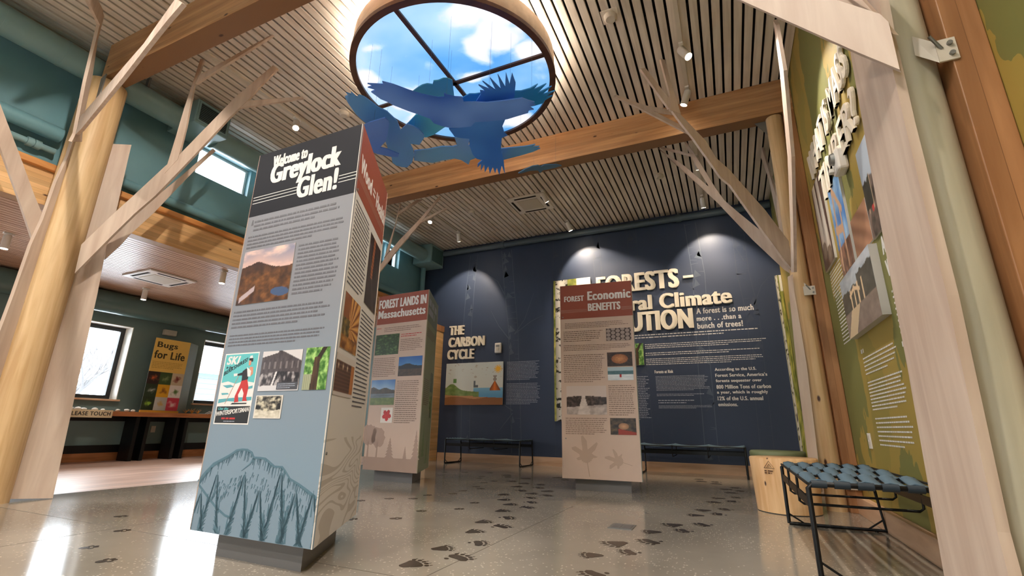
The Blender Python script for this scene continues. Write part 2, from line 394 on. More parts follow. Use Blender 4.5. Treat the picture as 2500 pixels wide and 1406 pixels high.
def text_lines(face, mb, u0, v1, u1, v0, n, seed, d=.001, fill=.34, last=.7, slope=0.0):
    """n lines of small running text, too small to read: word-length marks"""
    r = random.Random(seed); step = (v1 - v0) / max(n, 1); h = step * fill
    for i in range(n):
        y = v1 - step * (i + .5) - h / 2; u = u0; end = u0 + (u1 - u0) * (last if i == n - 1 else r.uniform(.88, 1.0))
        while u < end:
            w = h * r.choice((1.2, 2.0, 2.6, 3.2, 4.2, 5.0)); w = min(w, end - u)
            if w > h * .5:
                k = slope * (u - u0)
                face.rect(mb, u, u + w, y + k, y + h + k, d, d + .0006)
            u += w + h * .75
    return mb

def fbm(x, y, seed=0, octv=4):
    v = 0; a = .5
    for k in range(octv):
        v += a * mnoise.noise(Vector((x, y, seed * 7.3 + k * 3.1))); x *= 2.03; y *= 2.03; a *= .5
    return v
def mix(a, b, t): t = max(0, min(1, t)); return tuple(a[i] + (b[i] - a[i]) * t for i in range(3))
def picture(face, u0, u1, v0, v1, fn, nx=44, ny=32, d=.001, thick=.002):
    """(mesh builder, colours): a printed photograph, fn(s,t)->sRGB"""
    mb = MB(); cols = []; v = []
    for j in range(ny + 1):
        for i in range(nx + 1):
            s, t = i / nx, j / ny
            v.append(face.p(u0 + (u1 - u0) * s, v0 + (v1 - v0) * t, d + thick)); cols.append(lin(tuple(max(0, min(255, c)) for c in fn(s, t))))
    f = [(j * (nx + 1) + i, j * (nx + 1) + i + 1, (j + 1) * (nx + 1) + i + 1, (j + 1) * (nx + 1) + i) for j in range(ny) for i in range(nx)]
    mb.add(v, f)
    rim = [face.p(u, w, d) for u, w in ((u0, v0), (u1, v0), (u1, v1), (u0, v1))]
    rim2 = [face.p(u, w, d + thick) for u, w in ((u0, v0), (u1, v0), (u1, v1), (u0, v1))]
    mb.add(rim + rim2, [(3, 2, 1, 0), (0, 1, 5, 4), (1, 2, 6, 5), (2, 3, 7, 6), (3, 0, 4, 7)])
    cols += [lin((200, 196, 190))] * 8
    return mb, cols
def photo(face, u0, u1, v0, v1, fn, parent, label=None, name='photo_print', **k):
    mb, c = picture(face, u0, u1, v0, v1, fn, **k)
    o = mb.build(name, 'print', parent, cols=c)
    if label: o['label'] = label
    return o

# ---- photograph contents (s to the right, t up)
def p_lake(s, t):
    ridge = .66 + .05 * math.sin(s * 5 + .5) + .06 * math.exp(-((s - .35) / .16) ** 2) + .02 * fbm(s * 6, 0, 3)
    if t > ridge + .0:
        c = mix((206, 170, 160), (128, 128, 148), (t - ridge) / .34); return mix(c, (236, 196, 180), max(0, fbm(s * 3, t * 6, 5) * 2.2))
    if (s - .83) ** 2 / .03 + (t - .16 - .1 * (.83 - s)) ** 2 / .006 < 1: return (62, 84, 118)
    if abs(t - (.08 + (s - .05) * .7)) < .05 and .05 < s < .33: return (176, 158, 160)
    c = mix((58, 36, 26), (128, 82, 44), .5 + 1.6 * fbm(s * 9, t * 9, 2)); return mix(c, (58, 40, 40), max(0, (t - .5) / .2) * .8)
def p_group(s, t):
    roof = 1.05 - .55 * max(0, s - .4) if s > .4 else .84 + .28 * s
    if t > roof: return (206, 200, 200)
    if t > .42 + .05 * math.sin(s * 3): return mix((58, 50, 52), (92, 82, 82), .5 + fbm(s * 22, t * 7, 4)) if not (abs((s * 7) % 1 - .5) < .14 and .55 < t < .72) else (120, 110, 110)
    if t < .13 + .04 * fbm(s * 5, 0, 1): return (204, 200, 202)
    c = .5 + 2.0 * fbm(s * 14, t * 6, 8); b = mix((34, 28, 30), (168, 160, 160), c * c); return (214, 208, 208) if abs(s - .42 + .22 * (.5 - t)) < .022 and t < .62 else b
def p_trunk(s, t):
    g = mix((52, 98, 34), (168, 204, 120), .5 + 1.9 * fbm(s * 7, t * 8, 6))
    if t < .36 and s < .42: g = mix((120, 128, 96), (168, 168, 140), abs(math.sin(s * 40)))
    if abs(s - (.5 + .05 * (t - .5))) < .1 + .05 * (1 - t) and t < .78: return mix((44, 32, 22), (98, 72, 48), .5 + fbm(s * 20, t * 3, 2))
    if t > .6 and (abs((s - .53) - (t - .7) * .9) < .1 or abs((s - .45) + (t - .62) * -1.2) < .09 and s < .53): return (48, 36, 26)
    return g
def p_small(s, t):
    if min(s, 1 - s, t, 1 - t) < .045: return (214, 206, 196)
    if t < .3 + .2 * abs(s - .5): return mix((170, 160, 140), (222, 214, 198), .6 + fbm(s * 8, t * 8, 3))
    return mix((28, 24, 20), (206, 196, 172), .42 + 1.9 * fbm(s * 7, t * 7, 12) - .6 * (abs(s - .5) - .25))
def p_corridor(s, t):
    c = mix((30, 20, 18), (74, 52, 46), .5 + fbm(s * 4, t * 8, 9))
    if abs(s - .38 - (t - .6) * .1) < .08 and t > .42: return mix((196, 112, 60), (90, 48, 30), abs(math.sin(t * 60)) * .7)
    return mix(c, (150, 130, 122), max(0, 1 - abs((s - .55) + (t - .25) * .9) / .07) * .5)
def p_timber(s, t):
    a = math.atan2(t - .42, s - .45); k = abs(math.sin(a * 9))
    if t < .25: return mix((96, 52, 24), (196, 138, 62), .5 + 1.4 * fbm(s * 6, t * 9, 5))
    if s < .42 and t < .55: return mix((40, 40, 24), (150, 120, 60), .5 + 1.6 * fbm(s * 9, t * 9, 7))
    return mix((110, 48, 22), (224, 168, 92), k if s > .35 else .25)
def p_planks(s, t):
    if t > .84: return (206, 196, 188)
    if t < .1: return (200, 190, 184)
    if s > .82: return (176, 112, 58)
    c = mix((68, 42, 34), (112, 76, 62), .5 + .5 * math.sin(t * 70)); 
    return mix(c, (240, 220, 190), max(0, 1 - math.hypot(((s * 4.2) % 1 - .5) / 2.2, t - .72) / .1)) if s < .8 else c
def p_needles(s, t): return mix((14, 26, 14), (92, 124, 72), .35 + 1.9 * abs(fbm(s * 6 + .7 * t, t * 7, 3)) + .25 * math.sin((s * 18 + t * 26)) * fbm(s * 5, t * 5, 1))
def p_hill(s, t):
    h = .52 + .13 * math.exp(-((s - .4) / .22) ** 2)
    if t > h: return mix((72, 134, 196), (34, 88, 168), (t - h) * 2)
    return (30, 34, 38) if t > .36 else mix((58, 44, 36), (88, 70, 52), .5 + fbm(s * 12, t * 12, 4))
def p_mtlake(s, t):
    h = .58 + .13 * math.exp(-((s - .1) / .18) ** 2) + .1 * math.exp(-((s - .6) / .2) ** 2)
    if t > h: return mix((150, 182, 216), (64, 112, 180), (t - h) * 2.4)
    if t > .45: return mix((60, 54, 46), (92, 78, 62), .5 + fbm(s * 9, t * 9, 2))
    if t > .28: return mix((74, 84, 92), (128, 140, 150), .5 + fbm(s * 3, t * 20, 6))
    return mix((86, 104, 56), (128, 142, 78), .5 + fbm(s * 10, t * 10, 5))
def p_leaf(s, t):
    a = math.atan2(t - .5, s - .5); r = math.hypot(s - .5, t - .5); R = .24 + .15 * abs(math.cos(2.5 * a + .6)) + .02 * math.sin(17 * a)
    return mix((176, 26, 30), (214, 60, 50), .5 + fbm(s * 8, t * 8, 2)) if r < R else (228, 220, 212)
def p_logs(s, t):
    c = (s * 5.3) % 1 - .5; d = (t * 3.2 + .5 * (int(s * 5.3) % 2)) % 1 - .5; r = math.hypot(c, d)
    return mix((196, 180, 172), (120, 98, 90), .5 + .5 * math.sin(r * 30)) if r < .45 else (70, 54, 50)
def p_bread(s, t):
    r = math.hypot((s - .5) / .33, (t - .52) / .34)
    if r < 1: return mix((206, 142, 84), (120, 62, 30), r * .7 + .5 * fbm(s * 14, t * 14, 3))
    return mix((34, 20, 16), (88, 56, 40), .4 + fbm(s * 6, t * 6, 7))
def p_skier(s, t):
    if t > .72: return (168, 190, 200)
    if t > .45: return mix((58, 96, 104), (96, 130, 138), .5 + fbm(s * 8, t * 14, 2))
    if abs(s - .5) < .035 and .22 < t < .55: return (176, 44, 40)
    return mix((196, 206, 212), (232, 236, 238), .5 + fbm(s * 4, t * 9, 5))
def p_slope(s, t):
    if t > .66 + .02 * fbm(s * 20, 0, 2) - .1 * abs(s - .42): return (206, 190, 182)
    if abs(s - .43) < .05 + .2 * (.55 - t) * (t < .55): return mix((190, 176, 170), (226, 214, 206), .5 + fbm(s * 9, t * 12, 4))
    if t < .25 + .1 * s: return mix((150, 136, 130), (214, 202, 194), .5 + fbm(s * 9, t * 8, 9))
    return mix((44, 34, 32), (104, 88, 82), .45 + 1.5 * fbm(s * 16, t * 10, 6))
def p_craft(s, t):
    if t < .3 - .3 * (s - .5) and s > .3: return (150, 48, 30)
    r = math.hypot(s - .52, t - .5)
    return mix((208, 158, 116), (110, 74, 50), r * 3) if r < .2 else mix((36, 26, 24), (112, 90, 62), .45 + 1.3 * fbm(s * 5, t * 5, 3))
def p_carbon(s, t):
    if math.hypot((s - .915) * 1.55, t - .83) < .062 or (math.hypot((s - .915) * 1.55, t - .83) < .1 and math.sin(math.atan2(t - .83, (s - .915) * 1.55) * 11) > .2): return (240, 186, 60)
    g = .24 - .03 * math.sin(s * 4)
    land = .33 + .17 * math.exp(-((s - .12) / .12) ** 2) - .12 * max(0, s - .35)
    if t < g and not (.5 < s and t > .16 + .06 * (1 - s) - .0): return (150, 98, 58) if t < .17 + .03 * math.sin(s * 9) else (190, 138, 92)
    if .78 < s < .96 and .33 < t < .55 and abs(s - .865) < (.57 - t) * .42: return mix((226, 120, 40), (90, 52, 34), abs(s - .865) / ((.57 - t) * .42) * .8)
    if abs(s - .865) < .012 + .02 * abs(math.sin(t * 40)) and .55 <= t < .68: return (150, 140, 130)
    if s < .6 and t < land: return mix((98, 124, 62), (142, 160, 92), .5 + 1.2 * fbm(s * 12, t * 14, 4))
    if t < .4 and s > .5: return mix((130, 186, 214), (96, 158, 200), (.4 - t) * 5)
    if s < .12 and t < .42 * (1 - s * 2): return (190, 138, 92)
    if abs(s - .17) < .03 and .52 < t < .62: return (96, 140, 72)
    if abs(s - .52) < .016 and .4 < t < .56 or (abs(s - .55) < .03 and .4 < t < .46): return (98, 104, 110)
    if abs(fbm(s * 9, t * 16, 11)) > .34 and t > .6: return (178, 170, 160)
    return mix((222, 220, 208), (200, 208, 206), t)
def p_birch(s, t):
    c = .21 + .02 * math.sin(t * 3)
    if abs(s - c) < .17:
        q = (s - c) / .17; k = fbm(s * 6, t * 38, 4)
        if k > .16: return (38, 34, 30)
        return mix((226, 220, 208), (150, 142, 130), abs(q) ** 2 * .8)
    if s > .62 and t > .9: return (230, 226, 214)
    return mix((96, 108, 44), (200, 188, 96), .5 + 1.6 * fbm(s * 5, t * 14, 6))
def p_logpile(s, t):
    for cx, r, lo in ((.3, .2, .2), (.68, .2, .1)):
        if math.hypot((s - cx) / r, (t - lo) / .1) < 1: return mix((150, 132, 116), (108, 92, 80), math.hypot((s - cx) / r, (t - lo) / .1))
        if abs(s - cx + .12 * (t - .3)) < r * (1 - .45 * (t - lo)) and t > lo: return mix((224, 214, 200), (178, 164, 150), abs(s - cx) / r)
    return (78, 60, 56)
def p_frame(s, t):
    for a, b, c, d in ((.14, .05, .3, .95), (.62, .02, .66, .7), (.3, .95, .8, .6), (.1, .5, .62, .44)):
        L = math.hypot(c - a, d - b); q = abs((s - a) * (d - b) - (t - b) * (c - a)) / L; w = ((s - a) * (c - a) + (t - b) * (d - b)) / L / L
        if q < .045 and 0 <= w <= 1: return (206, 164, 130)
    if t < .3: return mix((86, 60, 52), (170, 120, 98), .5 + 1.4 * fbm(s * 9, t * 9, 3))
    return mix((44, 104, 180), (176, 206, 230), .35 + 1.6 * fbm(s * 3, t * 4, 5))
def p_crew(s, t):
    if t > .62 + .1 * fbm(s * 5, 0, 3) and s < .8: return (168, 178, 190)
    if s < .4 and t > .3 and abs(s - .2) < .18: return mix((24, 26, 22), (60, 64, 54), .5 + fbm(s * 14, t * 14, 2))
    if abs((s * 4) % 1 - .5) < .08 and .25 < t < .7: return (196, 170, 140)
    return mix((44, 40, 38), (130, 110, 100), .45 + 1.5 * fbm(s * 9, t * 9, 8)) if not (math.hypot(s - .3, t - .3) < .06) else (190, 50, 46)
def p_boards(s, t): return mix((148, 104, 78), (188, 140, 110), .5 + .5 * math.sin((s * .7 + t) * 14) + .3 * fbm(s * 5, t * 5, 2))
def p_site(s, t):
    tree = .7 + .16 * abs(fbm(s * 6, 0, 4)) + .12 * (s > .55)
    if t > tree: return mix((206, 212, 218), (146, 156, 166), .5 + fbm(s * 4, t * 6, 2))
    if t < .4:
        if abs(s - .15 - .6 * t) < .14: return (206, 182, 146)
        return mix((108, 92, 84), (150, 132, 122), .5 + fbm(s * 9, t * 9, 6))
    for x in (.3, .42, .54, .68):
        if abs(s - x) < .018 and t < .72: return (222, 190, 150)
    if abs(t - .68 + .5 * abs(s - .42)) < .03 and .26 < s < .6: return (222, 190, 150)
    return mix((36, 38, 36), (78, 78, 72), .5 + fbm(s * 10, t * 10, 9))
BUGS = [((48, 30, 28), (206, 92, 40)), ((60, 84, 44), (150, 160, 110)), ((196, 180, 150), (120, 50, 40)), ((40, 54, 34), (176, 176, 170)), ((222, 166, 40), (120, 70, 30)), ((226, 220, 214), (86, 120, 60)), ((34, 44, 24), (128, 160, 50)), ((186, 184, 178), (196, 160, 90)), ((196, 60, 80), (230, 200, 196))]
def p_bugs(s, t):
    i, j = min(2, int(s * 3)), min(2, int((1 - t) * 3)); a, b = BUGS[j * 3 + i]; x, y = s * 3 - i - .5, (1 - t) * 3 - j - .5
    return mix(b, a, math.hypot(x * 1.2, y * 1.6) * 2.4 + 1.5 * fbm(s * 12, t * 12, i + j * 3)) 
CLOUDS = ((.78, -.42, .34, .30), (.50, -.72, .26, .2), (.92, -.1, .22, .2), (.45, -.35, .16, .2), (-.66, .02, .36, .24), (-.9, -.35, .2, .28), (-.35, .18, .3, .14), (-.8, .45, .25, .2), (.2, .02, .14, .1), (.35, .85, .3, .16), (-.55, -.75, .16, .08))
def p_sky(x, y):
    d = max(math.exp(-((x - a) / w) ** 2 - ((y - b) / h) ** 2) for a, b, w, h in CLOUDS)
    n = d * 1.1 + 1.15 * fbm(x * 2.6 + 1.7, y * 3.0 - .3, 21, 6)
    t = .36 + .30 * x + .30 * y + .8 * fbm(x * 1.1, y * 1.4, 5)
    blue = mix((186, 220, 246), (58, 146, 228), t)
    return mix(blue, (240, 242, 250), (n - .36) * 2.6)
ORD = 'first second third fourth fifth sixth seventh eighth ninth tenth eleventh twelfth thirteenth fourteenth fifteenth sixteenth seventeenth eighteenth nineteenth twentieth twenty-first twenty-second twenty-third twenty-fourth twenty-fifth twenty-sixth twenty-seventh twenty-eighth twenty-ninth thirtieth'.split()

# ------------------------------------------------------------------ measured outlines (metres)
# plywood tree parts: (kind, (direction x, y, plane origin x, y), [(distance from the axis, height)])
TREES = {
 'left': [
  ('fin', (0.283,0.959,-5.93,2.12), [(0.165,0.026),(0.458,0.0),(0.415,1.034),(0.382,1.942),(0.351,2.473),(0.353,2.842),(0.331,3.532),(0.328,3.661),(0.165,3.592),(0.165,3.467),(0.165,2.479),(0.165,2.111),(0.165,1.899),(0.165,1.163)]),
  ('branch', (0.89,0.46,-5.93,2.12), [(0.241,2.073),(0.225,2.373),(0.457,2.73),(0.603,2.935),(0.839,3.285),(0.931,3.388),(1.415,4.194),(1.637,4.481),(1.743,4.623),(1.805,4.576),(1.651,4.344),(1.534,4.125),(1.466,4.03),(1.379,3.899),(1.122,3.451),(0.815,2.939),(0.652,2.724),(0.479,2.457)]),
  ('branch', (0.89,0.46,-5.93,2.12), [(1.528,4.133),(2.129,4.226),(2.137,4.202),(1.443,4.034)]),
  ('branch', (0.89,0.46,-5.93,2.12), [(0.851,3.193),(0.874,3.64),(0.888,4.014),(0.916,4.405),(0.931,4.674),(0.97,4.682),(0.956,4.474),(0.935,4.307),(0.955,3.752),(0.952,3.369)]),
  ('branch', (0.965,0.26,-5.93,2.12), [(1.169,4.24),(1.93,4.736),(1.961,4.699),(1.149,4.133)]),
  ('branch', (0.15,0.99,-5.93,2.12), [(0.355,2.476),(0.393,2.602),(0.633,3.112),(0.864,3.54),(1.137,4.08),(1.175,4.064),(1.005,3.716),(0.874,3.418),(0.693,2.993),(0.542,2.689),(0.473,2.516),(0.379,2.327)]),
  ('fin', (0.5,-0.866,-5.93,2.12), [(0.379,0.063),(0.31,1.514),(0.298,1.776),(0.286,2.253),(0.252,2.529),(0.239,2.937),(0.202,3.247),(0.203,3.503),(0.106,3.568),(0.074,2.677),(0.095,2.101),(0.101,0.843),(0.101,0.022)]),
  ('branch', (0.8,-0.6,-5.93,2.12), [(0.459,3.282),(0.425,3.388),(0.562,3.888),(0.658,4.505),(0.708,4.776),(0.713,4.813),(0.628,4.895),(0.623,4.857),(0.598,4.399),(0.463,4.044),(0.37,3.625),(0.238,3.409)]),
  ('branch', (0.85,-0.52,-5.93,2.12), [(1.612,4.13),(1.382,4.345),(1.162,4.406),(0.972,4.468),(0.913,4.333)]),
  ('branch', (0.975,-0.22,-5.8,1.93), [(0.323,3.338),(0.255,3.565),(2.237,3.336),(2.565,3.357),(2.821,3.37),(3.02,3.201),(2.731,3.229),(2.395,3.237),(1.834,3.244),(0.553,3.3)]),
  ('branch', (0.2,-0.98,-5.93,2.12), [(0.204,2.307),(0.193,2.579),(0.31,2.747),(0.508,3.061),(0.746,3.427),(1.028,3.845),(1.034,3.708),(0.852,3.385),(0.645,3.04),(0.428,2.687)]),
 ],
 'far_right': [
  ('fin', (-1,0,0.8,5.497), [(0.122,2.259),(0.168,1.245),(0.186,0.503),(0.187,0.163),(0.111,0.168),(0.106,0.455),(0.077,1.343),(0.083,2.098),(0.074,2.281)]),
  ('branch', (-0.75,-0.66,0.8,5.6), [(0.074,2.322),(0.107,2.351),(0.072,2.654),(0.344,2.995),(0.749,3.404),(0.915,3.528),(1.02,3.71),(1.344,4.004),(1.463,4.06),(1.316,3.866),(1.187,3.715),(0.881,3.296),(0.774,3.226),(0.44,2.774),(0.166,2.418)]),
  ('branch', (-0.75,-0.66,0.8,5.6), [(1.447,4.006),(1.43,4.194),(1.512,5.017),(1.458,5.022),(1.41,4.413),(1.315,3.985)]),
  ('branch', (-0.75,-0.66,0.8,5.6), [(1.773,4.457),(1.71,4.485),(1.407,4.11),(1.456,4.025)]),
  ('branch', (-0.87,-0.5,0.8,5.6), [(1.93,4.363),(1.895,4.383),(1.586,4.272),(1.246,4.236),(1.226,4.183),(1.58,4.207)]),
  ('branch', (-0.87,-0.5,0.8,5.6), [(1.637,4.224),(1.563,4.241),(1.025,3.97),(1.012,3.901)]),
  ('branch', (-0.95,0.3,0.8,5.6), [(1.449,4.462),(1.092,4.029),(0.761,3.545),(0.517,3.186),(0.273,2.847),(0.059,2.352),(0.058,2.306),(0.134,2.387),(0.4,2.8),(0.772,3.442),(1.024,3.823),(1.383,4.383)]),
  ('branch', (-0.95,0.3,0.8,5.6), [(1.039,4.377),(0.915,4.068),(0.738,3.582),(0.542,3.13),(0.564,3.099),(0.778,3.534),(0.975,4.062),(1.061,4.374)]),
  ('branch', (-0.95,0.3,0.8,5.6), [(1.424,4.465),(0.952,4.137),(0.93,4.08),(1.381,4.402)]),
  ('branch', (-0.02,-1,0.7,5.5), [(1.739,4.006),(1.634,3.582),(1.285,2.965),(0.749,2.501),(0.299,2.221),(0.506,2.158),(0.925,2.431),(1.487,2.85),(1.812,3.44),(1.826,3.875)]),
  ('branch', (0,1,0.8,5.6), [(1.633,4.835),(1.462,4.445),(1.116,4.005),(0.886,3.205),(0.666,3.089),(0.679,3.542),(1.353,4.667)]),
  ('fin', (-0.97,0.25,0.8,5.6), [(0.078,3.544),(0.025,3.568),(0.031,3.228),(0.061,2.454),(0.059,2.351),(0.06,2.549),(0.12,2.824)]),
 ],
 'middle': [
  ('branch', (0.97,0.23,-5.93,5.6), [(0.722,2.931),(0.909,3.228),(1.009,3.395),(1.205,3.646),(1.533,4.001),(1.854,4.399),(1.883,4.389),(1.553,3.925),(1.217,3.514),(0.907,3.099),(0.733,2.825)]),
  ('branch', (0.97,0.23,-5.93,5.6), [(1.552,3.933),(2.005,4.16),(1.982,4.177),(1.59,4.005)]),
  ('branch', (0.95,0.3,-5.93,5.6), [(0.923,3.373),(0.984,3.644),(1.058,3.949),(1.087,4.192),(1.109,4.369),(1.13,4.376),(1.089,4.084),(1.032,3.746),(0.992,3.481)]),
  ('branch', (0.95,0.3,-5.93,5.6), [(1.101,4.207),(1.419,4.426),(1.507,4.422),(1.091,4.146)]),
 ],
 'near_right': [
  ('fin', (0,-1,0.695,2.12), [(-0.176,2.36),(-0.244,1.819),(-0.296,1.319),(-0.328,0.96),(-0.426,0.185),(-0.431,0.004),(0.141,0.187),(0.13,0.432),(0.192,1.139),(0.202,1.78),(0.223,2.124),(0.262,2.401),(-0.093,2.787)]),
  ('branch', (-0.9,0.43,0.676,1.86), [(-0.005,1.96),(0.095,2.103),(0.493,2.7),(0.682,2.99),(0.381,2.724),(0.142,2.409),(0.01,2.224),(-0.008,2.171),(-0.007,2.093)]),
  ('branch', (-0.6,0.8,0.676,1.88), [(-0.032,2.114),(0.009,2.248),(0.128,2.435),(0.22,2.688),(0.101,2.55),(0.044,2.358)]),
 ],
}
BIRDS = {
 'A': (3.42, [(-2.486,2.481),(-2.367,2.543),(-2.357,2.511),(-2.294,2.575),(-2.213,2.691),(-2.144,2.771),(-2.038,2.862),(-1.989,2.877),(-1.964,2.837),(-1.949,2.866),(-1.902,2.909),(-1.846,2.939),(-1.865,3.0),(-1.773,3.04),(-1.683,3.084),(-1.551,3.117),(-1.373,3.153),(-1.336,3.203),(-1.295,3.244),(-1.346,3.246),(-1.301,3.278),(-1.36,3.289),(-1.339,3.334),(-1.384,3.328),(-1.403,3.357),(-1.444,3.358),(-1.527,3.361),(-1.611,3.365),(-1.688,3.351),(-1.805,3.322),(-1.906,3.285),(-1.975,3.331),(-2.007,3.324),(-2.092,3.302),(-2.175,3.267),(-2.226,3.217),(-2.273,3.149),(-2.267,3.078),(-2.34,2.97),(-2.381,2.914),(-2.418,2.855),(-2.463,2.78),(-2.479,2.732),(-2.51,2.677),(-2.518,2.622),(-2.526,2.574),(-2.47,2.57),(-2.514,2.518),(-2.459,2.52)]),
 'B': (3.5, [(-1.807,3.119),(-1.726,3.053),(-1.713,3.013),(-1.672,3.042),(-1.692,2.944),(-1.623,3.04),(-1.639,2.918),(-1.585,3.068),(-1.563,2.908),(-1.539,3.071),(-1.485,2.895),(-1.493,3.057),(-1.414,2.904),(-1.445,3.044),(-1.37,2.929),(-1.391,3.051),(-1.494,3.247),(-1.602,3.35),(-1.685,3.466),(-1.754,3.548),(-1.781,3.652),(-1.769,3.703),(-1.84,3.718),(-1.93,3.887),(-1.994,4.084),(-2.111,4.375),(-2.069,4.199),(-2.18,4.366),(-2.139,4.217),(-2.208,4.314),(-2.174,4.183),(-2.269,4.299),(-2.213,4.148),(-2.309,4.252),(-2.239,4.099),(-2.335,4.202),(-2.265,4.07),(-2.336,4.124),(-2.303,4.063),(-2.213,4.009),(-2.259,3.963),(-2.257,3.867),(-2.206,3.705),(-2.149,3.602),(-2.222,3.556),(-2.269,3.513),(-2.253,3.378),(-2.154,3.399),(-2.041,3.426),(-1.98,3.382)]),
 'C': (3.72, [(-2.433,3.006),(-2.351,2.98),(-2.303,2.971),(-2.252,2.975),(-2.213,3.004),(-2.178,2.966),(-2.134,2.979),(-2.078,2.974),(-2.041,2.99),(-2.014,3.025),(-2.116,3.229),(-2.22,3.474),(-2.32,3.577),(-2.468,3.606),(-2.637,3.669),(-2.745,3.68),(-2.802,3.607),(-2.79,3.4),(-2.618,3.311),(-2.436,3.298),(-2.393,3.162)]),
 'D': (3.66, [(-2.045,3.215),(-1.972,3.196),(-1.923,3.186),(-1.874,3.207),(-1.827,3.215),(-1.766,3.247),(-1.654,3.277),(-1.512,3.32),(-1.47,3.338),(-1.382,3.34),(-1.292,3.315),(-1.357,3.369),(-1.219,3.34),(-1.339,3.425),(-1.186,3.389),(-1.312,3.461),(-1.179,3.457),(-1.303,3.501),(-1.222,3.512),(-1.316,3.546),(-1.336,3.576),(-1.42,3.579),(-1.573,3.567),(-1.772,3.522),(-2.003,3.444),(-2.074,3.326)]),
 'E': (3.58, [(-2.943,2.683),(-2.899,2.677),(-2.892,2.644),(-2.866,2.679),(-2.843,2.653),(-2.848,2.717),(-2.835,2.729),(-2.805,2.712),(-2.779,2.753),(-2.766,2.827),(-2.76,2.918),(-2.721,3.001),(-2.722,3.089),(-2.726,3.171),(-2.784,3.3),(-2.66,3.242),(-2.627,3.292),(-2.602,3.355),(-2.608,3.451),(-2.634,3.502),(-2.76,3.595),(-2.84,3.536),(-2.876,3.639),(-2.931,3.738),(-3.044,3.857),(-3.162,3.923),(-3.214,3.891),(-3.253,3.836),(-3.253,3.769),(-3.196,3.681),(-3.119,3.519),(-3.059,3.41),(-3.025,3.289),(-3.019,3.155),(-3.033,3.062),(-3.023,2.912),(-2.977,2.762)]),
 'F': (3.4, [(-2.938,2.911),(-2.86,2.889),(-2.788,2.879),(-2.722,2.881),(-2.625,2.883),(-2.624,2.923),(-2.638,2.963),(-2.768,3.097),(-2.858,3.185),(-2.982,3.249),(-2.933,3.31),(-2.88,3.423),(-2.922,3.464),(-2.993,3.434),(-3.089,3.334),(-3.131,3.251),(-3.155,3.098)]),
 'G': (3.62, [(-2.918,3.715),(-2.77,3.751),(-2.589,3.768),(-2.478,3.815),(-2.424,3.812),(-2.378,3.683),(-2.279,3.685),(-2.215,3.728),(-2.313,3.859),(-2.187,3.972),(-2.005,4.058),(-1.766,4.116),(-1.638,4.128),(-1.685,4.151),(-1.611,4.182),(-1.677,4.205),(-1.617,4.222),(-1.715,4.25),(-1.874,4.264),(-2.075,4.271),(-2.213,4.222),(-2.357,4.115),(-2.438,4.127),(-2.503,4.205),(-2.533,4.087),(-2.585,4.028),(-2.65,4.019),(-2.742,4.008),(-2.872,4.011),(-3.039,3.883)]),
 'H': (3.55, [(-1.999,4.496),(-1.884,4.445),(-1.791,4.416),(-1.725,4.425),(-1.7,4.464),(-1.653,4.446),(-1.522,4.491),(-1.48,4.538),(-1.563,4.551),(-1.711,4.547),(-1.761,4.596),(-1.764,4.525),(-1.846,4.5),(-1.985,4.512)]),
}
# floor prints: x, y, heading in degrees, length
T1 = [(-1.615,2.35,63.0,0.175),(-1.469,2.564,66.0,0.177),(-1.655,2.696,44.0,0.141),(-1.53,2.908,33.0,0.126),(-1.718,3.198,67.0,0.149),(-1.627,3.438,67.0,0.165),(-1.82,3.531,58.0,0.131),(-1.729,3.763,38.0,0.118),(-1.905,4.043,63.0,0.149),(-1.786,4.308,66.0,0.153),(-1.987,4.39,42.0,0.121),(-1.868,4.602,42.0,0.123),(-2.161,4.627,31.0,0.111),(-1.986,4.876,45.0,0.119),(-2.325,4.95,47.0,0.113),(-1.904,5.131,46.0,0.121),(-2.09,5.184,31.0,0.114),(-2.285,5.341,31.0,0.109),(-2.013,5.466,31.0,0.109),(-2.21,5.689,32.0,0.095),(-2.479,5.66,32.0,0.101),(-2.318,6.004,32.0,0.095),(-2.537,6.021,32.0,0.102),(-2.772,6.145,33.0,0.094),(-2.399,6.936,33.0,0.109),(-2.233,6.726,33.0,0.1),(-2.742,6.583,33.0,0.1),(-3.07,6.63,33.0,0.09),(-3.169,6.843,34.0,0.093)]
T2 = [(-0.715,2.618,-121.0,0.168),(-0.828,2.963,-156.0,0.132),(-0.642,3.14,-144.0,0.136),(-0.764,3.31,-128.0,0.191),(-0.573,3.482,-129.0,0.18),(-0.613,3.789,-157.0,0.13),(-0.407,3.941,-151.0,0.14),(-0.505,4.12,-141.0,0.177),(-0.294,4.256,-140.0,0.162),(-0.377,4.664,-168.0,0.129),(-0.196,4.823,180.0,0.118),(-0.331,4.97,-150.0,0.128),(-0.145,5.14,-160.0,0.124),(-0.263,5.56,-178.0,0.111),(-0.084,5.727,-178.0,0.115),(-0.232,5.886,-164.0,0.117),(-0.048,6.064,-164.0,0.118),(-0.107,6.464,174.0,0.114),(0.008,6.7,169.0,0.108),(-0.166,6.792,-169.0,0.108),(-0.051,7.026,165.0,0.112),(-0.291,7.387,154.0,0.109),(-0.301,7.636,-175.0,0.106),(-0.494,7.602,163.0,0.132),(-0.535,7.887,155.0,0.128)]
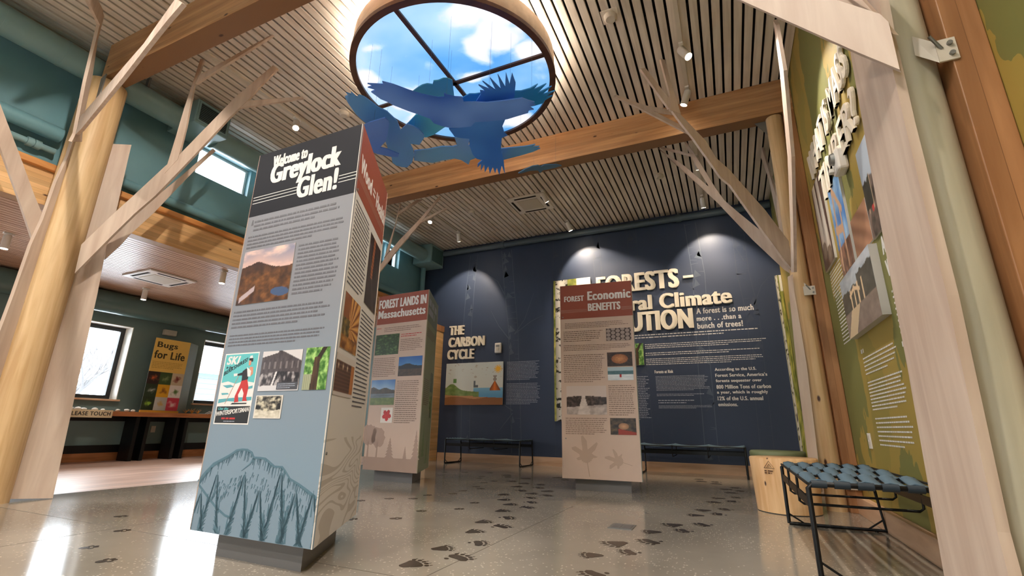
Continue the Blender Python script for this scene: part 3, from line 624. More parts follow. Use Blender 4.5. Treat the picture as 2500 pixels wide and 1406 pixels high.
T3 = [(-3.061,1.651,78.0,0.121),(-3.453,1.757,62.0,0.12),(-3.778,2.093,60.0,0.124),(-4.335,2.369,39.0,0.099),(-2.753,3.128,95.0,0.054),(-2.484,3.318,37.0,0.128),(-2.501,3.689,40.0,0.117),(-2.275,3.938,40.0,0.12),(-2.323,4.307,42.0,0.12),(-3.331,3.874,31.0,0.092),(-3.182,4.116,31.0,0.119),(-2.981,4.235,31.0,0.108),(-2.995,4.511,47.0,0.113),(-2.825,4.74,31.0,0.105),(-2.849,4.996,31.0,0.106),(-2.762,5.259,32.0,0.086),(-2.897,5.399,32.0,0.089),(-3.014,5.825,32.0,0.085),(-2.972,6.045,4.0,0.1),(-3.313,6.244,63.0,0.105),(-3.392,6.486,33.0,0.095),(-3.548,7.043,34.0,0.09),(-4.165,6.706,34.0,0.107),(-3.902,6.884,34.0,0.122)]
# ------------------------------------------------------------------ the setting
H = 4.68
struct(MB().box(-6.1, 1.0, -5, 8.87, -.1, 0).build('floor', 'concrete'))
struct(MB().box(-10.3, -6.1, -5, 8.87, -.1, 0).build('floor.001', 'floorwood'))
flo = bpy.data.objects['floor']
mb = MB()
for y in (2.13, 5.83): mb.box(-6.1, 1.0, y - .002, y + .002, 0, .0006)
for x in (-1.44, -3.9): mb.box(x - .002, x + .002, -5, 8.8, 0, .0006)
mb.build('saw_cut_joint', plain('joint_dark', (84, 76, 66), .6), flo)  # thin joint lines, coloured dark grey-brown

wb = struct(MB().box(-6.33, 1.1, 8.87, 9.0, 0, 4.78).build('wall_back', 'navy'))
wr = struct(MB().box(1.0, 1.1, -5, 8.87, 0, 4.78).build('wall_right', 'olive'))
def holed(mb, x0, x1, y0, y1, z0, z1, holes):
    """wall slab along y with window openings [(ya, yb, za, zb)] of one height band"""
    holes = sorted(holes); za, zb = holes[0][2], holes[0][3]
    mb.box(x0, x1, y0, y1, z0, za); mb.box(x0, x1, y0, y1, zb, z1)
    c = y0
    for a, b, _, _ in holes: mb.box(x0, x1, c, a, za, zb); c = b
    mb.box(x0, x1, c, y1, za, zb); return mb
CLER = [(-1.6, -.8), (-.7, .1), (3.41, 4.19), (4.29, 5.07), (6.62, 7.40), (7.50, 7.86)]  # first two are out of view, added for daylight
wl = struct(holed(MB(), -6.48, -6.33, -5, 8.87, 3.2, 4.78, [(a, b, 3.96, 4.40) for a, b in CLER]).build('wall_left', 'teal'))
AISW = [(-2.6, -1.1), (.6, 2.1), (3.6, 5.11), (6.5, 8.0)]  # first two are unseen, put in for extra daylight
wa = struct(holed(MB(), -10.6, -10.3, -5, 8.87, 0, 3.1, [(a, b, 1.05, 2.41) for a, b in AISW]).build('wall_aisle', 'dteal'))
struct(MB().box(-10.6, -6.33, 8.87, 9.0, 0, 3.2).build('wall_aisle_end', 'dteal'))
FRW = [(-3.4, -2.4)]  # unseen window behind the camera, added to let in fill daylight
mb = MB(); mb.box(-10.6, 1.1, -5.15, -5, 0, .4); mb.box(-10.6, 1.1, -5.15, -5, 2.6, 4.78); c = -10.6
for a, b in FRW: mb.box(c, a, -5.15, -5, .4, 2.6); c = b
mb.box(c, 1.1, -5.15, -5, .4, 2.6)
struct(mb.build('wall_front', 'teal'))
# window units
wn = 0
def window_x(x, y0, y1, z0, z1, fw, reveal=0.0, fr='winframe'):
    """window in a wall along y; x = plane of the sash"""
    global wn; wn += 1
    o = struct(MB().box(x - .03, x + .03, y0, y0 + fw, z0, z1).box(x - .03, x + .03, y1 - fw, y1, z0, z1).box(x - .03, x + .03, y0 + fw, y1 - fw, z0, z0 + fw).box(x - .03, x + .03, y0 + fw, y1 - fw, z1 - fw, z1).build('window_%d' % wn, fr))
    MB().box(x - .006, x + .006, y0 + fw, y1 - fw, z0 + fw, z1 - fw).build('pane', 'glass', o)
    if reveal:
        xa, xb = x + .03, x + .03 + reveal
        MB().box(xa, xb, y0, y0 + .012, z0 + .012, z1).box(xa, xb, y1 - .012, y1, z0 + .012, z1).box(xa, xb, y0, y1, z1 - .012, z1).build('reveal_lining', 'reveal', o)
        MB().box(xa, xb + .06, y0 - .03, y1 + .03, z0 - .02, z0 + .012).build('sill', 'base', o, bevel=.004)
    portal((x - .06, (y0 + y1) / 2, (z0 + z1) / 2), z1 - z0, y1 - y0, (1, 0, 0))
for a, b in AISW: window_x(-10.56, a, b, 1.05, 2.41, .085, .23)
for a, b in CLER: window_x(-6.45, a, b, 3.96, 4.40, .03, 0, plain('pale_sash', (206, 212, 212), .4))
for a, b in FRW:
    wn += 1
    o = struct(MB().box(a, a + .07, -5.1, -5.04, .4, 2.6).box(b - .07, b, -5.1, -5.04, .4, 2.6).box(a + .07, b - .07, -5.1, -5.04, .4, .47).box(a + .07, b - .07, -5.1, -5.04, 2.53, 2.6).build('window_%d' % wn, 'winframe'))
    MB().box(a + .07, b - .07, -5.075, -5.065, .47, 2.53).build('pane', 'glass', o)
    portal(((a + b) / 2, -5.13, 1.5), b - a, 2.2, (0, 1, 0))

# main ceiling: slats along y under a dark void
cl = struct(MB().box(-6.33, 1.0, -5, 8.87, 4.76, 4.8).build('ceiling', 'dark'))
mb = MB(); x = -6.28
while x < .96: mb.box(x, x + .074, -5, 8.86, H, H + .03); x += .1
mb.build('slat_lining', 'slat', cl)
mb = MB()
for y in (2.3, 4.0, 5.75, 7.4): mb.box(-6.3, .98, y, y + .05, H + .03, 4.76)
mb.build('batten_lining', 'dark', cl)
# aisle ceiling
ca = struct(MB().box(-10.3, -6.48, -5, 8.87, 3.02, 3.06).build('ceiling.001', 'dark'))
mb = MB(); x = -10.28
while x < -6.6: mb.box(x, x + .07, -5, 8.86, 2.95, 2.975); x += .085
mb.build('slat_lining', wood('aisle_slat', (176, 140, 116), (206, 172, 146), 'Y', 14, 1.2, .35), ca)
# skirtings
struct(MB().box(-5.7, 1.0, 8.845, 8.87, 0, .155).build('baseboard_back', 'basex'))
struct(MB().box(.945, 1.0, -5, 8.84, 0, .15).build('baseboard_right', 'base', bevel=.004))
b = struct(MB().box(-10.3, -10.28, -5, 8.86, 0, .14).build('baseboard_aisle', 'counter'))
MB().box(-10.3, -10.275, -5, 8.86, .14, .27).build('dark_strip', 'black', b)

# exterior
struct(tag(MB().box(-11.2, -6.5, -5, 9, 3.3, 3.5).build('roof_bounce', 'snow'), 'added snow covered aisle roof bouncing daylight into the clerestory windows', 'roof'))  # snow slab added to bounce daylight up onto the ceiling
struct(tag(MB().box(-90, 60, -80, 80, -.42, -.3).build('ground_outside', 'snow'), 'snow covered ground outside the windows', 'ground'))
hs = thing('house', (-17, 14, -.3), 'neighbouring house with pale grey clapboard siding behind the second aisle window', 'house')
mb = MB()
for k in range(15): mb.box(-17.02 + .0, -16 + .0, 9.7, 22, -.3 + k * .17, -.3 + k * .17 + .165)
mb.build('wall', 'siding', hs)
mb = MB(); mb.prism([(-15.7, 9.4, 2.25), (-15.7, 9.4, 2.4), (-19, 9.4, 4.4), (-19, 9.4, 4.2)], (0, 13, 0)); mb.build('roof', 'snow', hs)
def bare_tree(x, y, h, seed):
    r = random.Random(seed); mb = MB()
    def grow(p, d, L, rad, k):
        q = p + d * L; mb.tube([p, p + d * L * .5 + Vector((r.uniform(-.04, .04), r.uniform(-.04, .04), 0)) * L, q], [rad, rad * .85, rad * .7], 5, False)
        if k == 0: return
        for i in range(3 if k > 1 else 2):
            a = r.uniform(0, 2 * PI); t = r.uniform(.35, .75); nd = (d + Vector((math.cos(a) * t, math.sin(a) * t, .15))).normalized()
            grow(p + d * L * r.uniform(.65, 1), nd, L * r.uniform(.55, .8), rad * .6, k - 1)
    grow(Vector((x, y, -.3)), Vector((0, 0, 1)), h * .3, .09, 4)
    return mb.build('bare_tree', 'bark', None, (x, y, -.3))
for x, y, h, s, l in ((-14.5, 6.2, 4.5, 3, 'slim bare winter tree standing nearest outside the big aisle window'), (-17, 6.9, 5.5, 8, 'bare winter tree with spreading twigs behind the slim one outside'),
                      (-20, 8.2, 6, 5, 'tall bare winter tree far out beyond the aisle window'), (-20.5, 11.6, 6, 11, 'bare winter tree rising behind the grey clapboard house'), (-15.5, 2.2, 5, 14, 'bare winter tree outside the aisle window behind the log column')):
    tag(bare_tree(x, y, h, s), l, 'tree')

# ------------------------------------------------------------------ timber frame
for y, l in ((2.02, 'deep glulam ceiling beam in front of the round sky lightbox'), (5.5, 'deep glulam ceiling beam behind the round sky lightbox')):
    tag(MB().box(-5.84, 1.0, y, y + .2, 4.24, H).build('glulam_beam', 'glu', None, (-2.4, y + .1, 4.24), bevel=.006), l, 'beam', kind='thing')
t = thing('edge_beam', (-6.35, 2, 2.83), 'long pale glulam beam under the teal clerestory wall above the aisle', 'beam')
MB().box(-6.43, -6.28, -5, 8.44, 2.83, 3.27).build('beam_body', 'gluy', t, bevel=.004)
MB().box(-6.28, -6.22, -5, 8.44, 3.20, 3.27).build('ledge', wood('ledge_wood', (196, 126, 64), (226, 160, 92), 'Y', 10, 1.4, .45, knots=.12), t, bevel=.006)
t = thing('corner_post', (-6.0, 8.65, 0), 'wooden corner post standing between the dark blue wall and the aisle opening', 'post')
MB().box(-6.3, -5.72, 8.46, 8.86, 0, 2.7).build('shaft', 'gluy', t)
MB().box(-6.31, -5.705, 8.45, 8.865, 2.7, 2.83).build('capital', 'gluz', t)
for y, l in ((1.99, 'orange glulam wall post beside the big pale plywood fin, closest to the camera'), (5.5, 'orange glulam wall post at the far end of the olive wall')):
    t = thing('wall_post', (.94, y + .13, 0), l, 'post')
    MB().box(.885, .998, y, y + .26, 0, 4.24).build('shaft', 'gluz', t, bevel=.004)
    p = MB().box(.845 if y < 3 else .8, .905, y - .008, y, 2.045, 2.14).build('bracket_plate', 'cream', t)
    MB().prism([(.845, y - .004, 2.045), (.845, y - .004, 2.14), (.80, y + .03, 2.215), (.795, y + .03, 2.125)], (.006, .004, 0)).build('gusset', 'cream', t)
    for dz in (2.07, 2.115): MB().tube([(.885, y - .008, dz), (.885, y - .018, dz)], .009, 10).build('bolt', 'steel', t)
    MB().tube([(.862, y - .006, 2.10), (.825, y - .03, 2.15)], .006, 8).build('bolt', 'steel', t)

def tree_column(key, log, r, ztop, logmat, label, fins=True):
    t = thing('tree_column', (log[0], log[1], 0), label, 'column')
    MB().lathe((log[0], log[1], 0), [(r, 0), (r, ztop)], 40).build('log', logmat, t)
    for i, (nm, d, pts) in enumerate(TREES[key]):
        dx, dy, ox, oy = d; l = math.hypot(dx, dy); dx /= l; dy /= l; th = .03 if nm == 'fin' else .026
        k = (i % 3 - 1) * .004
        P = [(ox + dx * s - dy * (k - th / 2), oy + dy * s + dx * (k - th / 2), min(max(z, .004), 4.655)) for s, z in pts]
        MB().prism(P, (-dy * th, dx * th, 0)).build(nm, 'ply', t)
    return t
tree_column('left', (-5.93, 2.12), .18, 4.235, 'log', 'golden log column with plywood branches beside the tall welcome kiosk')
tree_column('middle', (-5.93, 5.6), .18, 4.235, 'log', 'log column with plywood branches hidden behind the tall welcome kiosk')
tree_column('far_right', (.80, 5.6), .085, 4.235, 'log', 'slim log column with long plywood branches behind the round wooden stools')
tree_column('near_right', (.80, 2.12), .085, 4.235, 'logpale', 'pale log column with one broad plywood fin hiding the end of the woven bench')
# steel knife plates under the beams
for P, off, l in (([(-5.78, 2.0, 4.2), (-5.70, 2.0, 4.24), (-5.70, 2.0, 4.05), (-5.742, 2.0, 3.8)], (.0, .01, 0), 'small dark steel gusset on the golden log below its beam'),
                  ([(.60, 5.62, 4.236), (.885, 5.62, 4.236), (.885, 5.62, 3.86), (.84, 5.62, 3.86)], (0, .01, 0), 'grey steel gusset plate between glulam beam and far wall post')):
    tag(MB().prism(P, off).build('gusset_plate', 'steel', None, P[0]), l, 'bracket')

# ------------------------------------------------------------------ services
t = thing('air_duct', (-6.02, 3, 4.39), 'long round teal air duct under the ceiling along the clerestory wall', 'duct')
MB().tube([(-6.02, -5, 4.39), (-6.02, 2.94, 4.39)], .145, 28).build('tube', 'duct', t)
MB().tube([(-6.02, 3.38, 4.39), (-6.02, 8.3, 4.39)], .145, 28).build('tube', 'duct', t)
for y in (-.6, .55, 1.25, 1.72, 2.0, 4.9, 6.3): MB().tube([(-6.02, y, 4.39), (-6.02, y + .03, 4.39)], .149, 28).build('joint_ring', 'duct', t)
bx = MB().box(-6.28, -5.73, 2.94, 3.38, 4.29, 4.62).build('outlet_box', 'duct', t, bevel=.01)
MB().box(-5.73, -5.722, 2.96, 3.36, 4.32, 4.60).build('grille_frame', 'duct', bx)
MB().box(-5.722, -5.719, 2.985, 3.335, 4.345, 4.575).build('grille', 'dark', bx)
mb = MB()
for k in range(10): mb.box(-5.722, -5.714, 2.985, 3.335, 4.352 + k * .023, 4.360 + k * .023)
mb.build('grille_louvre', plain('dark_teal_metal', (66, 96, 96), .4), bx)
bx = MB().box(-6.28, -5.80, 8.28, 8.80, 4.2, 4.64).build('outlet_box', 'duct', t, bevel=.01)
MB().lathe((-5.96, 8.275, 4.42), [(.001, 0), (.045, .0)], 16).box(-5.99, -5.93, 8.268, 8.28, 4.38, 4.46).build('access_latch', 'duct', bx)
MB().box(-5.80, -5.793, 8.33, 8.75, 4.25, 4.59).build('grille', plain('dark_teal_metal', (66, 96, 96), .4), bx)
for y in (2.5, 5.0, 6.8): MB().box(-6.05, -5.99, y, y + .02, 4.53, 4.68).build('hanger', 'steel', t)
tag(MB().tube([(-6.25, 2.55, 3.385), (-6.25, 8.86, 3.385)], .055, 16).build('wall_pipe', 'teal', None, (-6.25, 5.6, 3.385)), 'teal pipe running just above the wooden ledge past the welcome kiosk', 'pipe')
t = thing('wall_pipe', (-6.22, 0, 3.6), 'fat teal pipe on the dark clerestory wall beside the golden log', 'pipe')
MB().tube([(-6.22, -5, 3.6), (-6.22, 1.98, 3.6)], .08, 18).build('run', 'teal', t)
t = thing('sprinkler_pipe', (-6.24, 0, 3.42), 'thin grey-green pipe with couplings just above the ledge beside the golden log', 'pipe')
MB().tube([(-6.24, -5, 3.41), (-6.24, 1.98, 3.41)], .032, 12).build('run', 'duct', t)
for y in (1.55, 1.75, 1.81): MB().tube([(-6.24, y, 3.41), (-6.24, y + .05, 3.41)], .048, 12).build('coupling', 'duct', t)
tag(MB().tube([(-6.2, 8.6, 2.9), (-6.2, 8.6, 4.195)], .055, 16).build('drain_pipe', 'teal', None, (-6.2, 8.6, 2.9)), 'upright teal pipe in the corner below the square duct outlet', 'pipe')
t = thing('ceiling_pipe', (-2.4, 8.78, 4.545), 'dark blue-grey pipe along the top of the navy wall', 'pipe')
MB().tube([(-5.78, 8.78, 4.545), (.98, 8.78, 4.545)], .058, 16).build('run', plain('blue_grey_paint', (76, 92, 104), .4), t)
for x in (-4.3, -.6): MB().tube([(x, 8.78, 4.545), (x + .09, 8.78, 4.545)], .075, 16).build('coupling', plain('blue_grey_paint', (76, 92, 104), .4), t)
for x in (-4.26, -.56): MB().bar((x, 8.80, 4.60), (x, 8.80, 4.68), .02, .02).build('hanger', 'steel', t)
tag(MB().tube([(-10.02, -5, 2.74), (-10.02, 8.86, 2.74)], .2, 28).build('aisle_duct', plain('aisle_duct_paint', (84, 110, 108), .22), None, (-10.02, 3, 2.74)), 'round teal duct along the top of the aisle window wall', 'duct')

def cassette(x0, x1, y0, y1, z, label):
    t = thing('ceiling_cassette', ((x0 + x1) / 2, (y0 + y1) / 2, z), label, 'air conditioner')
    MB().box(x0, x1, y0, y1, z - .03, z - .001).build('fascia', 'white', t, bevel=.006)
    w, d = x1 - x0, y1 - y0
    MB().box(x0 + .22 * w, x1 - .22 * w, y0 + .22 * d, y1 - .22 * d, z - .036, z - .03).build('intake_grille', 'cream', t)
    for a, b, c, e in ((.2, .8, .06, .12), (.2, .8, .88, .94), (.06, .12, .2, .8), (.88, .94, .2, .8)):
        MB().box(x0 + a * w, x0 + b * w, y0 + c * d, y0 + e * d, z - .033, z - .0295).build('air_slot', 'dark', t)
    return t
cassette(-3.36, -2.66, 7.02, 7.68, H, 'square white air cassette in the slatted ceiling before the navy wall')
cassette(-8.69, -7.92, 3.96, 4.68, 2.95, 'square white air cassette in the low aisle ceiling')
for x, y, l in ((-.71, 3.82, 'white smoke detector on a plate beside the sky lightbox'), (-.69, 7.23, 'white smoke detector between the far beam and the navy wall'), (-4.3, 3.95, 'white smoke detector above the welcome kiosk beside the sky lightbox'), (-4.2, 7.25, 'pale smoke detector between the air cassette and the corner duct outlet')):
    t = thing('smoke_detector', (x, y, H), l, 'smoke detector')
    MB().box(x - .085, x + .085, y - .085, y + .085, H - .008, H - .0005).build('mounting_plate', 'slat', t)
    MB().lathe((x, y, H - .055), [(.045, 0), (.062, .012), (.065, .047)], 24).build('sensor_head', 'cream', t)
# track rails and spotlights
for x, y0, y1, l in ((-4.95, 2.4, 5.4, 'lighting track over the welcome kiosk'), (-4.95, 5.85, 8.75, 'lighting track running to the corner duct outlet'), (-2.62, 5.85, 8.7, 'lighting track beside the ceiling air cassette'), (-.1, 2.4, 5.4, 'lighting track beside the sky lightbox facing the olive wall'), (-.1, 5.85, 8.7, 'lighting track over the two far benches')):
    tag(MB().box(x - .02, x + .02, y0, y1, H - .028, H - .001).build('light_track', 'cream', None, (x, (y0 + y1) / 2, H)), l, 'light track')
def track_spot(x, y, target, label, watts, deg, z=H - .028, stem=.07, group=None, col=LAMP):
    t = thing('track_spotlight', (x, y, z), label, 'spotlight', group)
    p = Vector((x, y, z - stem)); d = (Vector(target) - p).normalized()
    MB().box(x - .022, x + .022, y - .05, y + .05, z - .022, z).build('adapter', 'white', t)
    MB().tube([(x, y, z - .02), p], .009, 8).build('stem', 'white', t)
    a, b = p - d * .03, p + d * .15
    MB().tube([a, a + d * .012, b], [.036, .042, .042], 20).build('housing', 'white', t)
    MB().tube([b, b + d * .002], .036, 20).build('lens', 'led', t)
    if watts: spot(t, b + d * .012, target, watts, deg, col=col)
    return t
SPOTS = [
 (-4.9, 7.95, (-5.2, 8.87, 3.0), 'white spotlight aimed at the carbon cycle lettering', 75, 78),
 (-2.6, 8.3, (-2.2, 8.87, 3.3), 'white spotlight tight against the navy wall over the birch panel', 75, 92),
 (-.1, 8.2, (-.0, 8.87, 3.1), 'white spotlight tight against the navy wall over the big title', 75, 88),
 (-2.62, 6.95, (-1.6, 8.87, 2.2), 'white spotlight beside the square ceiling cassette', 60, 70),
 (-.1, 6.8, (.05, 8.87, 2.0), 'white spotlight behind the branches in front of the navy wall', 45, 70),
 (-4.95, 3.76, (-3.0, 2.4, .6), 'white spotlight glaring above the welcome kiosk', 55, 50),
 (-4.95, 7.0, (-4.4, 5.4, 1.2), 'white spotlight behind the plywood branches near the corner duct', 40, 60),
 (-.1, 4.47, (.95, 3.9, 2.4), 'white spotlight aimed at the olive wall lettering', 110, 62),
 (-.1, 3.1, (.95, 4.6, 1.3), 'white spotlight on the track over the long woven bench', 50, 62),
 (-.1, 2.6, (-2.1, 2.35, 1.3), 'added unseen spotlight brightening the wood equals health side of the kiosk', 150, 46),  # out of view, added to brighten the kiosk's side face
 (-.1, 5.2, (-1.4, 5.7, 1.3), 'white spotlight behind the far glulam beam', 40, 60),
]
for i, (x, y, tg, l, w, d) in enumerate(SPOTS): track_spot(x, y, tg, l, w, d, col=(1.0, .82, .62) if i < 5 else LAMP)
for x, y, tg, l, w, d in ((-2.62, .9, (-5.9, 2.3, 2.2), 'white spotlight aimed at the golden log from above the visitor', 170, 60), (-2.62, -.6, (-2.3, 1.9, 1.4), 'added unseen fill spotlight aimed at the welcome kiosk front', 60, 60),  # kiosk front spot is unseen, added as fill light
                          (-.1, -1.2, (.42, 1.95, 2.15), 'white spotlight aimed at the broad plywood fin', 50, 42), (-.6, .6, (.3, 3.6, .2), 'added unseen fill spotlight aimed at the floor before the long bench', 35, 70)):  # floor spot is an unseen fill light, added
    track_spot(x, y, tg, l, w, d)
for i, (x, y) in enumerate([(x, y) for y in (-3.6, -1.8, .1) for x in (-5.2, -3.6, -2.0, -.6)]):  # unseen grid of fill lights added to brighten the whole room
    track_spot(x, y, (x, y + .01, 0), 'added fill downlight on the ceiling behind the visitor, %s of a dozen' % ORD[i], 85, 130)
for x, y, l, w in ((-9.24, 4.62, 'small white downlight near the aisle windows', 30), (-6.94, 4.46, 'small white downlight near the long glulam edge beam', 40), (-8.1, 2.4, 'small white downlight over the aisle behind the log', 40), (-8.1, 6.6, 'small white downlight over the aisle behind the kiosk', 30)):
    track_spot(x, y, (x + .02, y, 0), l, w, 80, 2.95, .06)

# ------------------------------------------------------------------ sky lightbox
c0 = Vector((-2.4, 3.66, 4.3))
t = thing('sky_lightbox', c0, 'round backlit ceiling lightbox printed with blue sky and clouds', 'lightbox')
MB().lathe(c0, [(1.085, .02), (1.085, .25), (1.06, .25), (1.06, .02)], 96).build('drum', wood('drum_ply', (176, 150, 124), (206, 182, 156), 'X', 5, 2, .5), t)
mb = MB(); n = 96; pr = [(1.035, -.01), (1.10, -.01), (1.10, .035), (1.035, .035)]
v = [(c0.x + r * math.cos(2 * PI * k / n), c0.y + r * math.sin(2 * PI * k / n), c0.z + z) for r, z in pr for k in range(n)]
mb.add(v, [(i * n + k, i * n + (k + 1) % n, ((i + 1) % 4) * n + (k + 1) % n, ((i + 1) % 4) * n + k) for i in range(4) for k in range(n)], False)
mb.build('rim', 'darkwood', t)
MB().box(c0.x - .022, c0.x + .022, c0.y - 1.05, c0.y + 1.05, 4.292, 4.312).build('muntin', 'darkwood', t)
MB().box(c0.x - 1.05, c0.x + 1.05, c0.y - .022, c0.y + .022, 4.292, 4.312).build('muntin', 'darkwood', t)
mb = MB(); vs = []; cols = []; NR, NA = 90, 220
for i in range(NR + 1):
    for k in range(NA):
        r = 1.06 * i / NR; a = 2 * PI * k / NA; x, y = r * math.cos(a), r * math.sin(a)
        vs.append((c0.x + x, c0.y + y, 4.316)); cols.append(lin(tuple(max(0, min(255, q)) for q in p_sky(x, y))))
mb.add(vs, [(i * NA + k, (i + 1) * NA + k, (i + 1) * NA + (k + 1) % NA, i * NA + (k + 1) % NA) for i in range(NR) for k in range(NA)])
mb.build('sky_print', printed('backlit_sky_print', .4, .46), t, cols=cols)
mb = MB(); v = [(c0.x + r * math.cos(2 * PI * k / n), c0.y + r * math.sin(2 * PI * k / n), 4.552) for r in (1.0, 1.055) for k in range(n)]
mb.add(v, [(k, n + k, n + (k + 1) % n, (k + 1) % n) for k in range(n)]).build('edge_light_strip', 'halo', t)
MB().lathe((c0.x, c0.y, 4.44), [(1.055, 0), (1.055, .02)], 64).build('back_board', 'cream', t)
for a in (.5, 2.07, 3.64, 5.2): MB().tube([(c0.x + .9 * math.cos(a), c0.y + .9 * math.sin(a), 4.46), (c0.x + .9 * math.cos(a), c0.y + .9 * math.sin(a), H)], .012, 8).build('hanger', 'steel', t)

# hanging birds, flat cut-outs as in the room
BT = dict(A=((112, 164, 252), (44, 104, 214), 'big mid-blue bird cut-out with wings spread wide across the sky lightbox'), B=((50, 118, 220), (70, 144, 240), 'deep blue bird cut-out with upright fingered wing crossing the big bird'),
          C=((92, 192, 214), (70, 170, 208), 'teal bird cut-out hanging behind the big mid-blue bird'), D=((24, 146, 224), (60, 168, 232), 'bright blue bird cut-out reaching over the lightbox rim'),
          E=((92, 150, 222), (90, 156, 214), 'grey-blue bird cut-out with raised fingered wing above the kiosk top'), F=((74, 122, 216), (92, 136, 220), 'slate blue bird cut-out just behind the welcome kiosk top corner'),
          G=((100, 166, 220), (116, 164, 216), 'pale grey-blue gliding bird cut-out in front of the far beam'), H=((70, 104, 132), (80, 116, 140), 'tiny grey-blue bird cut-out hanging apart below the far beam'))
def bird_mat(k, a, b):
    m, tr, p = new_mat('bird_paint_' + k.lower()); N = tr.nodes.new
    tx = N('ShaderNodeTexCoord'); n = N('ShaderNodeTexNoise'); n.inputs['Scale'].default_value = 1.6; n.inputs['Detail'].default_value = 1
    rp = N('ShaderNodeValToRGB'); rp.color_ramp.elements[0].position = .35; rp.color_ramp.elements[0].color = lin(a); rp.color_ramp.elements[1].position = .65; rp.color_ramp.elements[1].color = lin(b)
    tr.links.new(tx.outputs['Object'], n.inputs['Vector']); tr.links.new(n.outputs['Fac'], rp.inputs[0]); tr.links.new(rp.outputs[0], p.inputs['Base Color']); p.inputs['Roughness'].default_value = .4
    return m
for k, (z, pts) in BIRDS.items():
    a, b, l = BT[k]; cx = sum(p[0] for p in pts) / len(pts); cy = sum(p[1] for p in pts) / len(pts)
    t = thing('hanging_bird', (cx, cy, z), l, 'hanging bird')
    MB().prism([(x, y, z) for x, y in pts], (0, 0, .012)).build('cut_out', bird_mat(k, a, b), t)
    q = pts[len(pts) // 6], pts[len(pts) // 2]
    for x, y in q:
        x, y = x + (cx - x) * .25, y + (cy - y) * .25
        top = 4.29 if math.hypot(x - c0.x, y - c0.y) < 1.0 else (4.24 if 5.5 < y < 5.7 else H)
        MB().tube([(x, y, z + .01), (x, y, top)], .0008, 5).build('suspension_wire', 'wire', t)
# ------------------------------------------------------------------ three-sided kiosks
Z0, Z1 = .13, 2.48
def kiosk(Lp, Rp, label, mats):
    """Lp, Rp: foot of the front face's two edges as the reader sees it; returns thing, faces, panels"""
    Lp, Rp = Vector((*Lp, 0)), Vector((*Rp, 0)); d = Rp - Lp
    Cp = Rp + Vector((d.x * -.5 - d.y * .8660254, d.x * .8660254 + d.y * -.5, 0))
    ctr = (Lp + Rp + Cp) / 3
    t = thing('exhibit_kiosk', (ctr.x, ctr.y, 0), label, 'kiosk')
    q = [ctr + (p - ctr) * .70 for p in (Lp, Rp, Cp)]
    MB().prism([(p.x, p.y, 0) for p in q], (0, 0, Z0 + .02)).build('plinth', 'plinth', t)
    q = [ctr + (p - ctr) * .985 for p in (Lp, Rp, Cp)]
    MB().prism([(p.x, p.y, Z0 + .002) for p in q], (0, 0, Z1 - Z0 - .004)).build('core', 'tan', t)
    faces, panels = [], []
    for (a, b), m in zip(((Lp, Rp), (Rp, Cp), (Cp, Lp)), mats):
        f = Face((a.x, a.y), (b - a)); L = (b - a).length
        panels.append(f.rect(MB(), .0, L, Z0, Z1, -.0068, 0).build('front_panel' if not panels else 'side_panel', m, t)); faces.append(f)
    return t, faces, panels

def bolt_on(f, u, v, parent): MB().tube([f.p(u, v, 0), f.p(u, v, .006)], .008, 12).build('fixing_stud', 'steel', parent)

# --- welcome kiosk
t1, (f1, f2, f3), (a1, a2, a3) = kiosk((-2.806, 1.894), (-1.886, 1.889), 'tall three-sided kiosk with black header and a blue mountain drawing', ('k1face', 'grain', 'tan'))
f1.rect(MB(), 0, .92, 2.012, Z1, 0, .0012).build('header_band', 'navyhdr', a1)
text_mb(f1, 'Welcome to', .153, 2.352, .474, 2.437, .0012, .0022, .045, 1.0).build('title_lettering', 'wtext', a1)
text_mb(f1, 'Greylock', .150, 2.182, .776, 2.376, .0012, .0022, .05).build('title_lettering', 'wtext', a1)
text_mb(f1, 'Glen!', .424, 2.066, .768, 2.214, .0012, .0022, .05).build('title_lettering', 'wtext', a1)
mb = MB()
for v in (2.151, 2.130, 2.107):
    f1.rect(mb, .02, .425, v - .0022, v + .0022, .0012, .0018); f1.rect(mb, .775, .918, v - .0022, v + .0022, .0012, .0018)
mb.build('header_stripe', 'wtext', a1)
for u0, v1, u1, v0, n, sd in ((.075, 1.982, .862, 1.895, 3, 1), (.04, 1.875, .862, 1.775, 4, 2), (.52, 1.748, .862, 1.422, 13, 3), (.036, 1.372, .85, 1.252, 5, 4), (.036, 1.222, .85, 1.142, 4, 5)):
    text_lines(f1, MB(), u0, v1, u1, v0, n, sd, fill=.42).build('text_block', 'gtext', a1)
text_mb(f1, 'A', .045, 1.945, .066, 1.985, 0, .001, .05).build('drop_capital', 'gtext', a1)

photo(f1, .04, .492, 1.405, 1.760, p_lake, a1, 'print of autumn hills and a lake at dusk', nx=90, ny=70)
photo(f1, .366, .68, .876, 1.100, p_group, a1, 'black and white print of a crowd before a dark building', nx=80, ny=56)
f1.rect(MB(), .515, .675, .882, .922, .0032, .004).build('caption_box', plain('caption_grey', (70, 70, 76), .5), a1)
text_lines(f1, MB(), .522, .917, .668, .886, 3, 9, d=.0042).build('caption_text', 'ltext', a1)
photo(f1, .708, .880, .877, 1.104, p_trunk, a1, 'print of a tree trunk in green woods', nx=50, ny=64)
photo(f1, .365, .578, .728, .852, p_small, a1, 'small sepia print with white border', nx=60, ny=40)
